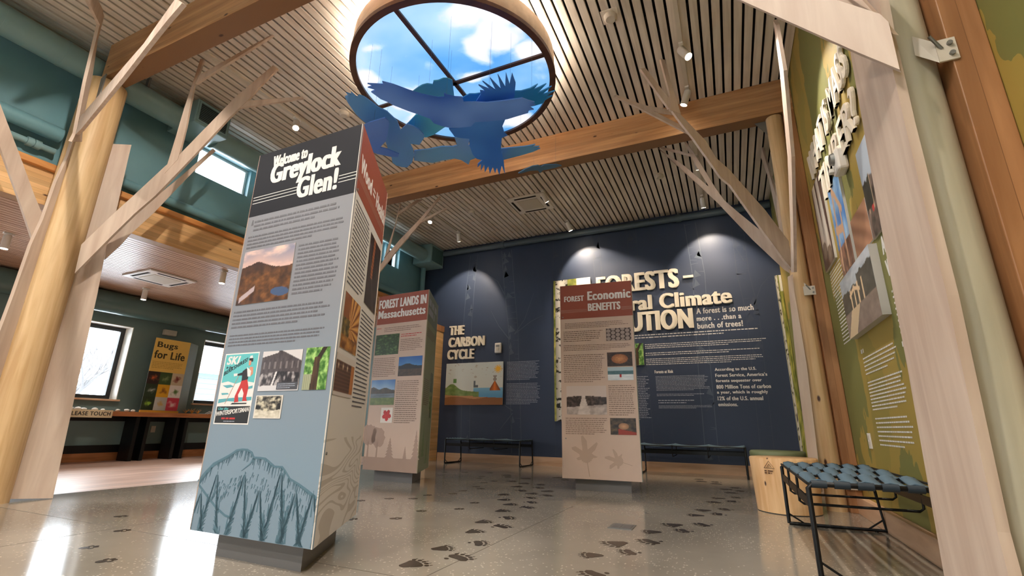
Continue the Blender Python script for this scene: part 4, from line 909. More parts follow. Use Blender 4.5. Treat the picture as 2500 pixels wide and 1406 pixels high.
# ski poster
po = f1.rect(MB(), .035, .333, .693, 1.102, 0, .0015).build('poster_print', 'wtext', a1); po['label'] = 'ski poster print with white border'
pu, pv, pw, ph = .043, .700, .282, .395
q = lambda pts: [(pu + s * pw, pv + t * ph) for s, t in pts]
def pp(mb, pts, k): return f1.poly(mb, q(pts), .0015, .0015 + .0003 * k)
pp(MB(), [(0, .58), (.2, .6), (.45, .56), (.7, .6), (1, .57), (1, 1), (0, 1)], 1).build('poster_sky', 'skyblue', a1)
mb = MB(); pp(mb, [(0, .28), (.3, .31), (.6, .3), (1, .32), (1, .37), (.5, .36), (0, .34)], 1); pp(mb, [(.05, .54), (.3, .55), (.42, .52), (.2, .5)], 1); pp(mb, [(.05, .43), (.25, .43), (.3, .41), (.08, .40)], 1); pp(mb, [(.75, .5), (.98, .53), (.98, .49), (.8, .47)], 1)
mb.build('poster_hills', plain('poster_deep_turquoise', (84, 158, 168), .5), a1)
pp(MB(), [(0, 0), (1, 0), (1, .24), (0, .235)], 1).build('poster_footer', 'inkblack', a1)
mb = MB(); f1.stroke(mb, q([(.52, .70), (.22, .27)]), .004, .0018, .0022); mb.build('poster_ski_pole', plain('poster_pole', (178, 130, 110), .5), a1)
mb = MB(); pp(mb, [(.62, .62), (.78, .63), (.86, .5), (.84, .36), (.88, .31), (.74, .31), (.745, .42), (.66, .5), (.58, .40), (.63, .30), (.50, .29), (.49, .38), (.6, .56)], 2); mb.build('poster_figure', 'red', a1)
pp(pp(MB(), [(.62, .60), (.60, .74), (.70, .78), (.80, .76), (.80, .62)], 3), [(.62, .73), (.45, .70), (.43, .68), (.62, .68)], 3).build('jacket_print', 'inkblack', a1)
pp(MB(), [(.74, .93), (.86, .93), (.87, .88), (.76, .87)], 3).build('hair_print', 'inkblack', a1)
pp(MB(), [(.45, .285), (.88, .285), (.88, .27), (.40, .262)], 3).build('ski_print', 'inkblack', a1)
mb = MB(); pp(mb, [(.80, .80), (.90, .80), (.93, .70), (.86, .66), (.80, .70)], 3); mb.build('poster_figure', plain('poster_skin', (206, 140, 112), .5), a1); mb = MB(); pp(mb, [(.74, .9), (.82, .89), (.82, .83), (.76, .82)], 4); mb.build('poster_figure', plain('poster_skin', (206, 140, 112), .5), a1)
pp(MB(), [(.77, .965), (.83, .97), (.85, .93), (.75, .93)], 4).build('hat_print', 'wtext', a1)
pp(MB(), [(.72, .8), (.86, .74), (.86, .66), (.78, .66)], 4).build('scarf_print', 'wtext', a1)
pp(MB(), [(.34, .71), (.46, .715), (.46, .68), (.36, .67)], 4).build('glove_print', 'wtext', a1)
U = lambda s: pu + s * pw
V = lambda t: pv + t * ph
text_mb(f1, 'SKI', U(.055), V(.85), U(.475), V(.975), .0018, .0026, .055, shear=.25).build('poster_lettering', 'wtext', a1)
mb = text_mb(f1, 'BERKSHIRES!', U(.03), V(.685), U(.70), V(.745), .0018, .0026, .03, slope=.42)
text_mb(f1, 'in the', U(.07), V(.79), U(.26), V(.83), .0018, .0026, .01, shear=.3, mb=mb); mb.build('poster_lettering', 'inkblack', a1)
text_mb(f1, 'WINTERSPORTSMAN', U(.01), V(.095), U(.985), V(.160), .0018, .0026, .015, shear=.1, slope=.10).build('poster_lettering', 'wtext', a1)
text_mb(f1, 'Use the', U(.05), V(.185), U(.36), V(.225), .0018, .0026, .02, shear=.3).build('poster_lettering', 'skyblue', a1)
text_lines(f1, MB(), U(.2), V(.085), U(.85), V(.045), 1, 12, d=.0018, fill=.6).build('poster_fine_print', 'red', a1)
text_lines(f1, MB(), U(.28), V(.035), U(.75), V(.015), 1, 13, d=.0018, fill=.5).build('poster_fine_print', 'ltext', a1)
# mountain drawing
RIDGE = [(.002, .373), (.045, .421), (.104, .474), (.182, .507), (.231, .529), (.275, .554), (.32, .562), (.36, .561), (.399, .548), (.422, .523), (.47, .523), (.511, .521), (.546, .504), (.587, .485), (.645, .486), (.673, .465), (.712, .432), (.774, .411), (.838, .384), (.915, .352)]
mb = MB(); rr = random.Random(4)
f1.stroke(mb, RIDGE, [.03, .026, .022, .018, .016, .014, .011, .011, .011, .012, .012, .011, .013, .011, .010, .010, .009, .012, .016, .014], .0004, .0012)
f1.stroke(mb, [(.004, .364), (.122, .294), (.188, .257), (.268, .225), (.342, .214)], [.012, .012, .012, .011, .009], .0004, .0012)
f1.stroke(mb, [(.422, .52), (.40, .49), (.34, .452)], [.016, .008, .003], .0004, .0012)
for i in range(len(RIDGE) - 1):
    for k in range(6):
        w = rr.random(); u = RIDGE[i][0] * (1 - w) + RIDGE[i + 1][0] * w; v = RIDGE[i][1] * (1 - w) + RIDGE[i + 1][1] * w
        L = rr.uniform(.015, .06); f1.stroke(mb, [(u, v - .004), (u - .004, v - L)], [.005, .001], .0004, .0012)
for k in range(150):
    u = rr.uniform(.12, .86); v = .42 - .28 * abs(u - .42) + rr.uniform(-.05, .04); L = rr.uniform(.01, .035)
    f1.stroke(mb, [(u, v), (u - .006, v - L)], [.006, .001], .0004, .0012)
for (u, v), s in zip([(.04, .336), (.15, .44), (.372, .45), (.506, .38), (.645, .475), (.768, .385), (.885, .388)], (.5, .8, 1, .9, 1.2, .9, .8)):
    f1.stroke(mb, [(u, v), (u, v - .12)], [.002, .008], .0004, .0012)
    h = v - .132; n = int(26 * s) + 8
    for i in range(n):
        y = v - .03 - (h - .03) * i / n; w = .012 + .075 * (i / n) * (1 if s > .6 else .8)
        for sg in (-1, 1):
            for k in range(2):
                a = w * rr.uniform(.4, .7); b_ = w * rr.uniform(.8, 1.15)
                x0, x1 = u + sg * a, u + sg * b_
                if .004 < x1 < .916: f1.stroke(mb, [(x0, y + .012), (x0 * .4 + x1 * .6, y - .004), (x1, max(.134, y - .022 - rr.uniform(0, .02)))], [.002, .007, .0015], .0004, .0012)
        if i % 3 == 0 and i > n * .3:
            x0 = u + (w * 1.1) * rr.choice((-1, 1)); f1.stroke(mb, [(min(.912, max(.006, x0)), y + .03), (min(.912, max(.006, x0)), max(.136, y - .03))], [.003, .012], .0004, .0012)
mb.build('mountain_drawing', 'mount', a1)
# right face
f2.rect(MB(), 0, .92, 2.04, Z1, 0, .0012).build('header_band', 'rust', a2)
text_mb(f2, 'Wood = Health', .055, 2.19, .90, 2.305, .0012, .0022, .045).build('title_lettering', 'wtext', a2)
mb = MB()
for v in (2.158, 2.142, 2.126): f2.rect(mb, .0, .90, v - .0015, v + .0015, .0012, .0018)
mb.build('header_stripe', 'tandark', a2)
text_lines(f2, MB(), .05, 2.0, .47, 1.47, 20, 21).build('text_block', 'gtext', a2)
text_lines(f2, MB(), .48, 1.43, .89, .80, 24, 22).build('text_block', 'gtext', a2)
photo(f2, .50, .878, 1.475, 1.972, p_corridor, a2, 'dark print of a timber interior', nx=50, ny=64)
photo(f2, .047, .43, 1.11, 1.425, p_timber, a2, 'warm print of a timber ceiling', nx=56, ny=48)
photo(f2, .022, .44, .854, 1.077, p_planks, a2, 'print of a dark plank wall with lamps', nx=56, ny=40)
for v in (.56, 2.05): bolt_on(f2, .04, v, a2)

# --- forest lands kiosk
t2, (g1, g2, g3), (b1, b2, b3) = kiosk((-4.514, 5.230), (-3.597, 5.157), 'three-sided kiosk headed Forest Lands in Massachusetts before the navy wall', ('tan', 'green', 'tan'))
g1.rect(MB(), 0, .92, 2.06, Z1, 0, .0012).build('header_band', 'rust', b1)
text_mb(g1, 'FOREST LANDS IN', .02, 2.29, .885, 2.42, .0012, .0022, .045).build('title_lettering', 'wtext', b1)
text_mb(g1, 'Massachusetts', .02, 2.145, .88, 2.262, .0012, .0022, .045).build('title_lettering', 'wtext', b1)
text_lines(g1, MB(), .16, 2.015, .865, 1.94, 3, 31).build('text_block', 'gtext2', b1)
text_lines(g1, MB(), .48, 1.83, .868, 1.66, 7, 32).build('text_block', 'gtext2', b1)
text_lines(g1, MB(), .02, 1.59, .43, 1.32, 11, 33).build('text_block', 'gtext2', b1)
text_lines(g1, MB(), .475, 1.27, .865, .715, 22, 34).build('text_block', 'gtext2', b1)
mb = MB(); text_lines(g1, mb, .02, 2.015, .14, 1.99, 1, 35); text_lines(g1, mb, .48, 1.905, .868, 1.85, 2, 36); mb.build('lead_text', 'red', b1)
photo(g1, .02, .452, 1.625, 1.91, p_needles, b1, 'print of dark green needles', nx=60, ny=44)
photo(g1, .48, .883, 1.322, 1.58, p_hill, b1, 'print of a dark hill under blue sky', nx=56, ny=40)
photo(g1, .02, .448, .952, 1.283, p_mtlake, b1, 'print of a mountain and lake', nx=60, ny=48)
photo(g1, .24, .446, .722, .916, p_leaf, b1, 'print of a red leaf on white', nx=56, ny=52)
mb = MB(); g1.rect(mb, 0, .92, Z0, .29, 0, .0008)
def leafy(f, mb, u, base, h, w, seed):
    r = random.Random(seed); f.stroke(mb, [(u, base), (u, base + h * .55)], [w * .12, w * .05], 0, .0008)
    f.poly(mb, [(u + w * .5 * (1 + .12 * r.uniform(-1, 1)) * math.cos(a), base + h * .68 + h * .33 * (1 + .12 * r.uniform(-1, 1)) * math.sin(a)) for a in [2 * PI * k / 22 for k in range(22)]], 0, .0008)
def firry(f, mb, u, base, h, w, n=7):
    P = [(u, base + h)]
    for i in range(n): y = base + h * (1 - (i + 1) / n); P += [(u + w * .5 * (i + 1) / n, y + h * .03), (u + w * .28 * (i + 1) / n, y + h * .02)]
    Q = [(2 * u - a, b) for a, b in P[1:]][::-1]
    f.poly(mb, P + Q, 0, .0008)
leafy(g1, mb, .06, .28, .42, .26, 1); leafy(g1, mb, .22, .28, .38, .24, 2); firry(g1, mb, .44, .28, .26, .16); firry(g1, mb, .70, .28, .16, .08); firry(g1, mb, .87, .28, .36, .14)
mb.build('tree_silhouette', 'tandark', b1)
g2.rect(MB(), 0, .92, 2.06, Z1, 0, .0012).build('header_band', 'sage', b2)
text_lines(g2, MB(), .08, 2.40, .84, 2.14, 2, 41, d=.0012, fill=.7).build('title_lettering', 'ltext', b2)
text_lines(g2, MB(), .08, 1.98, .86, 1.85, 5, 42).build('text_block', 'gtext2', b2)
text_lines(g2, MB(), .08, 1.3, .55, .95, 14, 43).build('text_block', 'gtext2', b2)
mb = MB(); firry(g2, mb, .3, .3, .42, .24); firry(g2, mb, .62, .2, .3, .2); mb.build('tree_silhouette', plain('print_fern_green', (128, 150, 110), .5), b2)
photo(g2, .58, .82, 1.15, 1.42, p_needles, b2, nx=24, ny=24); photo(g2, .58, .82, .8, 1.1, p_trunk, b2, nx=24, ny=24)

# --- forest economic benefits kiosk
t3, (h1, h2, h3), (c1, c2, c3) = kiosk((-1.900, 5.671), (-.983, 5.744), 'three-sided kiosk headed Forest Economic Benefits overlapping the big wall lettering', ('tan', 'sage', 'tan'))
h1.rect(MB(), 0, .92, 2.035, Z1, 0, .0012).build('header_band', 'rust', c1)
text_mb(h1, 'FOREST', .056, 2.262, .315, 2.335, .0012, .0022, .045).build('title_lettering', 'wtext', c1)
text_mb(h1, 'Economic', .36, 2.262, .90, 2.38, .0012, .0022, .045).build('title_lettering', 'wtext', c1)
text_mb(h1, 'BENEFITS', .362, 2.122, .77, 2.222, .0012, .0022, .045).build('title_lettering', 'wtext', c1)
mb = MB()
for v in (2.15, 2.135, 2.12): h1.rect(mb, .01, .35, v - .0015, v + .0015, .0012, .0018); h1.rect(mb, .78, .91, v - .0015, v + .0015, .0012, .0018)
mb.build('header_stripe', 'tandark', c1)
for u0, v1, u1, v0, n, s in ((.06, 1.985, .86, 1.905, 4, 51), (.04, 1.88, .54, 1.735, 6, 52), (.04, 1.70, .88, 1.62, 4, 53), (.04, 1.58, .55, 1.23, 15, 54), (.58, 1.20, .89, .84, 15, 55), (.05, .82, .55, .62, 9, 56)): text_lines(h1, MB(), u0, v1, u1, v0, n, s).build('text_block', 'gtext2', c1)

for (u0, u1, v0, v1), fn, l in (((.58, .882, 1.733, 1.885), p_logs, 'print of cut log ends'), ((.58, .878, 1.418, 1.588), p_bread, 'print of a round loaf on dark ground'), ((.58, .882, 1.252, 1.408), p_skier, 'print of a figure in red on snow'), ((.067, .553, .853, 1.19), p_slope, 'black and white print of a ski slope'), ((.585, .880, .629, .816), p_craft, 'print of hands carving wood')):
    photo(h1, u0, u1, v0, v1, fn, c1, l, nx=64, ny=44)
def maple(f, mb, u, v, r, rot, d1=.0008):
    P = []
    for k in range(60):
        a = 2 * PI * k / 60; g = lambda al: abs((a - al + PI) % (2 * PI) - PI)
        R = r * max(.34, max(q * math.exp(-(g(math.radians(al)) / .34) ** 2) for al, q in ((90, 1), (38, .86), (142, .86), (-12, .55), (192, .55)))) * (1 + .09 * math.sin(a * 20))
        P.append((u + R * math.cos(a + rot), v + R * math.sin(a + rot)))
    f.poly(mb, P, 0, d1); f.stroke(mb, [(u - .2 * r * math.cos(PI / 2 + rot), v - .2 * r * math.sin(PI / 2 + rot)), (u - 1.0 * r * math.cos(PI / 2 + rot), v - 1.0 * r * math.sin(PI / 2 + rot))], .05 * r, 0, d1)
mb = MB(); maple(h1, mb, .29, .385, .23, .15); maple(h1, mb, .66, .34, .16, 1.3); mb.build('leaf_print', 'leafpale', c1)
bolt_on(h1, .035, 2.06, c1); bolt_on(h1, .05, .575, c1)

# ------------------------------------------------------------------ navy wall graphics
fb = Face((0, 8.87), (1, 0))
mb = MB(); mlo = MB(); r = random.Random(9)
def birch(mb, pts, w, seed, marks=26):
    r = random.Random(seed)
    L = [(x - w / 2 * (1 + .1 * r.uniform(-1, 1)), z) for x, z in pts]; Rr = [(x + w / 2 * (1 + .1 * r.uniform(-1, 1)), z) for x, z in pts]
    fb.stroke(mb, L, .014, 0, .0008); fb.stroke(mb, Rr, .012, 0, .0008)
    for k in range(marks):
        i = r.randrange(len(pts) - 1); q = r.random(); x = pts[i][0] * (1 - q) + pts[i + 1][0] * q; z = pts[i][1] * (1 - q) + pts[i + 1][1] * q
        a = r.choice((-1, 1)); x0 = x + a * w / 2; x1 = x0 - a * w * r.uniform(.2, .8)
        if r.random() < .3: fb.poly(mb, [(x0, z - .06), (x1, z - .02), (x0 - a * w * .2, z + .1)], 0, .0008)
        else: fb.stroke(mb, [(x0, z), (x1, z + r.uniform(-.02, .02))], [.012, .003], 0, .0008)
def twig(mb, pts, w): fb.stroke(mb, pts, [w * (1 - .75 * i / (len(pts) - 1)) for i in range(len(pts))], 0, .0008)
birch(mb, [(-5.02, 4.45), (-5.08, 3.7), (-5.12, 2.8), (-5.06, .3)], .2, 1, 30)
birch(mb, [(-4.2, 4.45), (-4.12, 3.6), (-4.02, 2.7), (-3.9, .2)], .22, 2, 40)
for p in ([(-4.18, 3.35), (-4.4, 3.75), (-4.75, 4.0)], [(-4.1, 2.45), (-4.35, 2.75), (-4.55, 3.1)], [(-3.98, 2.55), (-3.75, 2.85), (-3.55, 3.4)], [(-3.98, 2.55), (-3.6, 2.8), (-3.35, 2.9)], [(-4.0, 1.0), (-4.25, 1.15), (-4.5, 1.25)], [(-4.0, .95), (-4.3, .6)]): twig(mb, p, .02)
birch(mlo, [(-3.0, 4.5), (-3.03, 3.4), (-3.0, .2)], .2, 3); birch(mlo, [(-2.2, 4.5), (-2.15, 3.4), (-2.2, .2)], .16, 4); birch(mlo, [(-1.47, 4.5), (-1.45, 3.6), (-1.38, .2)], .17, 5, 30)
birch(mb, [(-.36, 4.45), (-.30, 3.4), (-.36, 1.8), (-.38, .2)], .2, 6, 36); birch(mlo, [(.42, 4.4), (.42, 3.4), (.5, 2.6), (.44, .3)], .2, 7, 36)
for p in ([(-.3, 3.0), (-.6, 3.4), (-.9, 3.6)], [(.5, 2.7), (.68, 3.1), (.86, 3.3)], [(-.33, 2.2), (-.7, 2.35)], [(.46, 3.6), (.3, 4.0)], [(-.4, 1.0), (-.1, 1.3), (.05, 1.7)]): twig(mlo, p, .018)
mb.build('birch_trunk_print', 'birchline', wb); mlo.build('birch_trunk_print', 'birchlow', wb)
def letters(face, body, u0, v0, u1, v1, label, dep=.035, bold=.06, gap=.006):
    o = text_mb(face, body, u0, v0, u1, v1, gap, gap + dep, bold).build('wall_lettering', 'letter', None, face.p((u0 + u1) / 2, v0, 0))
    return tag(o, label, 'lettering')
letters(fb, 'THE', -5.555, 2.615, -5.175, 2.82, 'raised ivory lettering THE, top line over the poster')
letters(fb, 'CARBON', -5.56, 2.345, -4.66, 2.56, 'raised ivory lettering CARBON, middle line over the poster')
letters(fb, 'CYCLE', -5.575, 2.075, -4.905, 2.29, 'raised ivory lettering CYCLE, bottom line over the poster')
letters(fb, 'FORESTS', -2.20, 3.21, -.645, 3.575, 'raised ivory lettering FORESTS, top line behind the benefits kiosk', .045)
letters(fb, '-', -.572, 3.37, -.395, 3.415, 'short raised ivory dash after the word FORESTS', .04, 0)
letters(fb, 'Natural Climate', -2.34, 2.83, .205, 3.115, 'raised ivory lettering Natural Climate, middle line of the big title', .045)
letters(fb, 'SOLUTION', -2.25, 2.43, -.462, 2.80, 'raised ivory lettering SOLUTION, bottom line of the big title', .045)
mb = MB()
text_mb(fb, 'A forest is so much', -.405, 2.685, .52, 2.79, 0, .001, .03, mb=mb); text_mb(fb, 'more . . .than a', -.41, 2.555, .315, 2.645, 0, .001, .03, mb=mb); text_mb(fb, 'bunch of trees!', -.41, 2.415, .325, 2.52, 0, .001, .03, mb=mb)
mb.build('printed_quote', 'wtext', wb)
mb = MB()
for i, (s, u1) in enumerate((('According to the U.S.', .44), ('Forest Service, America\'s', .59), ('forests sequester over', .50), ('800 Million Tons of carbon', .62), ('a year, which is roughly', .57), ('12% of the U.S. annual', .485), ('emissions.', .10))):
    v = 1.652 - i * .0955; text_mb(fb, s, -.2, v, u1, v + (.065 if i != 6 else .055), 0, .001, .035, mb=mb)
text_mb(fb, 'Forests at Risk', -1.2, 1.655, -.88, 1.71, 0, .001, .035, mb=mb)
mb.build('printed_fact', 'wtext', wb)
mb = MB()
text_lines(fb, mb, -1.52, 2.385, .68, 2.29, 2, 61, fill=.35); text_lines(fb, mb, -1.34, 2.2, .66, 2.10, 3, 62, fill=.35); text_lines(fb, mb, -1.34, 2.04, .66, 1.97, 2, 63, fill=.35); text_lines(fb, mb, -1.34, 1.93, .68, 1.80, 4, 64, fill=.35)
mb.build('printed_text', 'wtext', wb)
mb = MB(); text_lines(fb, mb, -1.19, 1.61, -.30, 1.345, 11, 65); text_lines(fb, mb, -1.19, 1.30, -.30, 1.25, 2, 66); text_lines(fb, mb, -1.17, 1.2, -.5, 1.12, 2, 67); text_lines(fb, mb, -1.17, 1.10, -.28, 1.04, 3, 68)
text_lines(fb, mb, -1.98, 1.62, -1.3, .84, 26, 69); text_lines(fb, mb, -4.14, 1.985, -3.42, 1.60, 14, 70); text_lines(fb, mb, -4.14, 1.545, -3.40, 1.12, 15, 71)
mb.build('printed_text', 'ltext', wb)
def wall_panel(face, u0, u1, v0, v1, fn, label, name='photo_panel', d0=.0, thick=.02, nx=80, ny=60, cat='photo panel'):
    mb, c = picture(face, u0, u1, v0, v1, fn, nx=nx, ny=ny, d=d0 + .0005, thick=thick)
    return tag(mb.build(name, 'print', None, face.p((u0 + u1) / 2, v0, d0), cols=c), label, cat)
wall_panel(fb, -5.575, -4.205, 1.113, 1.987, p_carbon, 'illustrated carbon cycle poster with volcano, hill and sun', 'poster_panel', d0=.021, nx=190, ny=120, cat='poster')
wall_panel(fb, -3.095, -2.315, .805, 3.595, p_birch, 'tall birch trunk photo panel half hidden by the benefits kiosk', d0=.021, thick=.025, nx=50, ny=190)
wall_panel(fb, -1.60, -1.37, 1.81, 2.21, p_trunk, 'small woodland photo panel peeking out behind the benefits kiosk', thick=.03, nx=24, ny=40)
wall_panel(fb, .90, .995, .30, 3.25, p_birch, 'narrow green woodland photo panel in the far corner by the wall post', thick=.03, nx=14, ny=120)
t = thing('alarm_strobe', (-4.335, 8.87, 2.17), 'white alarm strobe on the navy wall beside CARBON lettering', 'alarm')
fb.rect(MB(), -4.41, -4.26, 2.165, 2.38, .001, .06).build('housing', 'white', t, bevel=.018)
fb.rect(MB(), -4.37, -4.30, 2.215, 2.28, .06, .075).build('strobe_lens', 'cream', t, bevel=.006); fb.rect(MB(), -4.375, -4.295, 2.29, 2.335, .06, .063).build('horn_slot', 'steel', t)

# ------------------------------------------------------------------ olive wall
fr = Face((1.0, 0), (0, -1))
def rl(body, y0, z0, y1, z1, label): letters(fr, body, -y0, z0, -y1, z1, label, .022, .02, .012)
rl('WHAT IS MASS', 5.14, 3.115, 3.42, 3.40, 'raised ivory lettering WHAT IS MASS high on the olive wall')
rl('TIMBER?', 4.80, 2.72, 3.42, 3.01, 'raised ivory lettering TIMBER with question mark on the olive wall')
mb = MB(); text_mb(fr, 'ADVA', -3.61, 1.81, -3.33, 1.93, 0, .001, .045, mb=mb); text_mb(fr, 'WITH', -3.61, 1.66, -3.35, 1.77, 0, .001, .045, mb=mb)
mb.build('printed_heading', 'wtext', wr)
mb = MB(); text_lines(fr, mb, -5.22, 2.18, -4.70, 1.93, 8, 81); text_lines(fr, mb, -5.16, 1.93, -4.72, 1.46, 15, 82)
text_lines(fr, mb, -4.60, 1.28, -3.74, 1.13, 5, 83); text_lines(fr, mb, -4.60, 1.09, -3.70, .86, 9, 84, fill=.4); text_lines(fr, mb, -4.58, .82, -3.74, .60, 7, 85)
text_lines(fr, mb, -3.60, 1.58, -3.3, 1.28, 8, 86); text_lines(fr, mb, -3.60, 1.18, -3.3, .98, 5, 87); text_lines(fr, mb, -3.60, .88, -3.3, .55, 9, 88)
text_lines(fr, mb, -4.62, 1.345, -4.50, 1.305, 1, 89, fill=.8); text_lines(fr, mb, -3.62, 1.25, -3.36, 1.21, 1, 90, fill=.8); text_lines(fr, mb, -3.62, .95, -3.36, .91, 1, 91, fill=.8)
mb.build('printed_text', 'wtext', wr)
wall_panel(fr, -5.27, -4.80, 2.20, 3.08, p_logpile, 'photo panel of round log ends below the word TIMBER', thick=.02, nx=50, ny=70)
wall_panel(fr, -4.625, -4.19, 1.96, 2.76, p_frame, 'photo panel of a timber frame against blue sky', thick=.02, nx=60, ny=80)
wall_panel(fr, -4.15, -3.70, 1.96, 2.27, p_boards, 'photo panel of brown boards between blue sky frame and crew photos', thick=.012, nx=40, ny=30)
wall_panel(fr, -3.69, -3.25, 1.95, 2.60, p_crew, 'photo panel of a dark tree and building crew beside the plywood fin', thick=.012, nx=50, ny=60)
wall_panel(fr, -4.66, -3.69, 1.437, 1.925, p_site, 'wide raised photo panel of a timber building site', thick=.05, nx=90, ny=60)
t = thing('alarm_speaker', (.94, 3.99, 2.71), 'white alarm speaker standing off the olive wall below the lettering', 'alarm')
MB().box(.92, .999, 3.90, 4.06, 2.62, 2.80).build('housing', 'white', t, bevel=.02)
MB().tube([(.92, 3.975, 2.74), (.895, 3.975, 2.74)], [.05, .042], 20).build('horn', 'steel', t); MB().box(.885, .92, 4.0, 4.05, 2.645, 2.68).build('strobe_lens', 'white', t, bevel=.006)
t = thing('wall_outlet', (.99, 4.865, .577), 'white outlet plate low on the olive wall behind the long bench', 'outlet')
MB().box(.992, .9995, 4.825, 4.905, .577, .697).build('plate', 'white', t); MB().box(.989, .992, 4.845, 4.885, .645, .68).build('socket', 'cream', t); MB().box(.989, .992, 4.845, 4.885, .595, .63).build('socket', 'cream', t)
for y, x, l in ((5.478, .90, 'small cream outlet box low on the far wall post'), ):
    t = thing('outlet_box', (x, y, .2), l, 'outlet')
    MB().box(x - .02, x + .09, y - .006, y + .02, .20, .29).build('plate', 'cream', t); MB().box(x + .0, x + .03, y - .009, y - .006, .225, .265).build('socket', 'white', t); MB().box(x + .045, x + .075, y - .009, y - .006, .225, .265).build('socket', 'white', t)

# ------------------------------------------------------------------ woven benches
def bench(loc, rz, label, group='woven benches'):
    """long along local x; 1.6 x 0.6 x 0.45"""
    t = thing('woven_bench', loc, label, 'bench', group); t.rotation_euler = (0, 0, rz)
    Lx, Wy, hh = 1.56, .60, .445
    def part(name, mb, mat):
        me = bpy.data.meshes.new(name); me.from_pydata([tuple(v) for v in mb.v], [], mb.f)
        for i in mb.smooth: me.polygons[i].use_smooth = True
        me.materials.append(M[mat]); o = bpy.data.objects.new(name, me); COL.objects.link(o); o.parent = t; return o
    rad = .013
    for x in (-Lx / 2, Lx / 2):
        part('leg_frame', MB().tube([(x, -Wy / 2, .012), (x, -Wy / 2, hh - .02), (x, -Wy / 2 + .02, hh), (x, Wy / 2 - .02, hh), (x, Wy / 2 - .02, hh - .02), (x, Wy / 2 + .02, .012), (x, -Wy / 2, .012)], rad, 10), 'black')
        part('corner_brace', MB().tube([(x, -Wy / 2, .085), (x, -Wy / 2 + .11, .014)], .006, 8), 'black'); part('corner_brace', MB().tube([(x, Wy / 2 + .012, .085), (x, Wy / 2 - .09, .014)], .006, 8), 'black')
        for y in (-Wy / 2 + .05, Wy / 2 - .04): part('foot', MB().tube([(x, y, 0), (x, y, .014)], .012, 10), 'black')
    for y in (-Wy / 2, Wy / 2): part('side_rail', MB().box(-Lx / 2, Lx / 2, y - .004, y + .004, .325, .375), 'black')
    for x in (-Lx / 2 + .52, -Lx / 2 + 1.04):
        part('cross_rod', MB().tube([(x, -Wy / 2, hh), (x, -Wy / 2, .30), (x, -Wy / 2 + .02, .285), (x, Wy / 2 - .02, .285), (x, Wy / 2, .30), (x, Wy / 2, hh), (x, -Wy / 2, hh)], .0075, 8), 'black')
    for y in (-Wy / 2, Wy / 2): part('edge_rod', MB().tube([(-Lx / 2, y, hh), (Lx / 2, y, hh)], .0075, 8), 'black')
    n = 6; w = Wy / n
    for i in range(n):
        y0 = -Wy / 2 + i * w + .012; y1 = y0 + w - .024; pts = []
        for k in range(49):
            q = k / 48; x = -Lx / 2 + Lx * q; s = (q * 3) % 1
            z = hh + .016 - .028 * math.sin(PI * s) ** .8; pts.append((x, z))
        mb = MB(); v = []
        for x, z in pts: v += [(x, y0, z), (x, (y0 + y1) / 2, z + .010), (x, y1, z), (x, y1, z - .006), (x, (y0 + y1) / 2, z + .003), (x, y0, z - .006)]
        f = []
        for k in range(48):
            for j in range(6): f.append((k * 6 + j, (k + 1) * 6 + j, (k + 1) * 6 + (j + 1) % 6, k * 6 + (j + 1) % 6))
        f += [tuple(range(6)), tuple(range(48 * 6, 49 * 6))[::-1]]
        mb.add(v, f, True); part('seat_strap', mb, 'strap')
        for x in (-Lx / 2, -Lx / 2 + .52, -Lx / 2 + 1.04, Lx / 2):
            part('strap_loop', MB().tube([(x, y0 + .004, hh), (x, y1 - .004, hh)], .019, 12), 'strapdark')
    return t
bench((.62, 3.82, 0), -PI / 2, 'black framed bench woven with slate blue straps before the olive wall')
bench((-4.31, 8.47, 0), 0, 'dark woven bench under the carbon cycle poster')
bench((-.66, 8.47, 0), 0, 'dark woven bench half hidden behind the benefits kiosk')

# ------------------------------------------------------------------ round wooden stools
t = thing('wooden_stool', (.385, 5.32, 0), 'round pale wood stool with a burnt triangle mark on its front', 'stool')
MB().lathe((.385, 5.32, 0), [(.257, .0), (.257, .006)], 48).build('foot', 'black', t)
MB().lathe((.385, 5.32, 0), [(.260, .006), (.272, .25), (.283, .455), (.277, .466), (0, .467)], 56).build('drum', 'stump', t)
ang = math.radians(-118); rx, ry = math.cos(ang), math.sin(ang)
fs = Face((.385 + rx * .283, 5.32 + ry * .283), (-ry, rx))
mb = MB(); fs.stroke(mb, [(-.045, .38), (0, .44), (.045, .38), (-.045, .38)], .004, .001, .003); fs.stroke(mb, [(-.02, .385), (0, .415), (.0, .385)], .004, .001, .003); fs.stroke(mb, [(.005, .412), (.02, .385)], .003, .001, .003)
text_lines(fs, mb, -.045, .365, .045, .33, 2, 99, d=.001, fill=.6); mb.build('burnt_mark', plain('burnt_ink', (92, 56, 30), .7), t)
t = thing('wooden_stool', (.40, 6.12, 0), 'round wood stool with green vinyl cushion behind the marked stool', 'stool')
MB().lathe((.40, 6.12, 0), [(.25, 0), (.262, .25), (.268, .43), (0, .431)], 48).build('drum', 'stump', t)
MB().lathe((.40, 6.12, 0), [(.262, .431), (.272, .445), (.272, .48), (.258, .494), (0, .498)], 48).build('cushion', 'cushion', t)

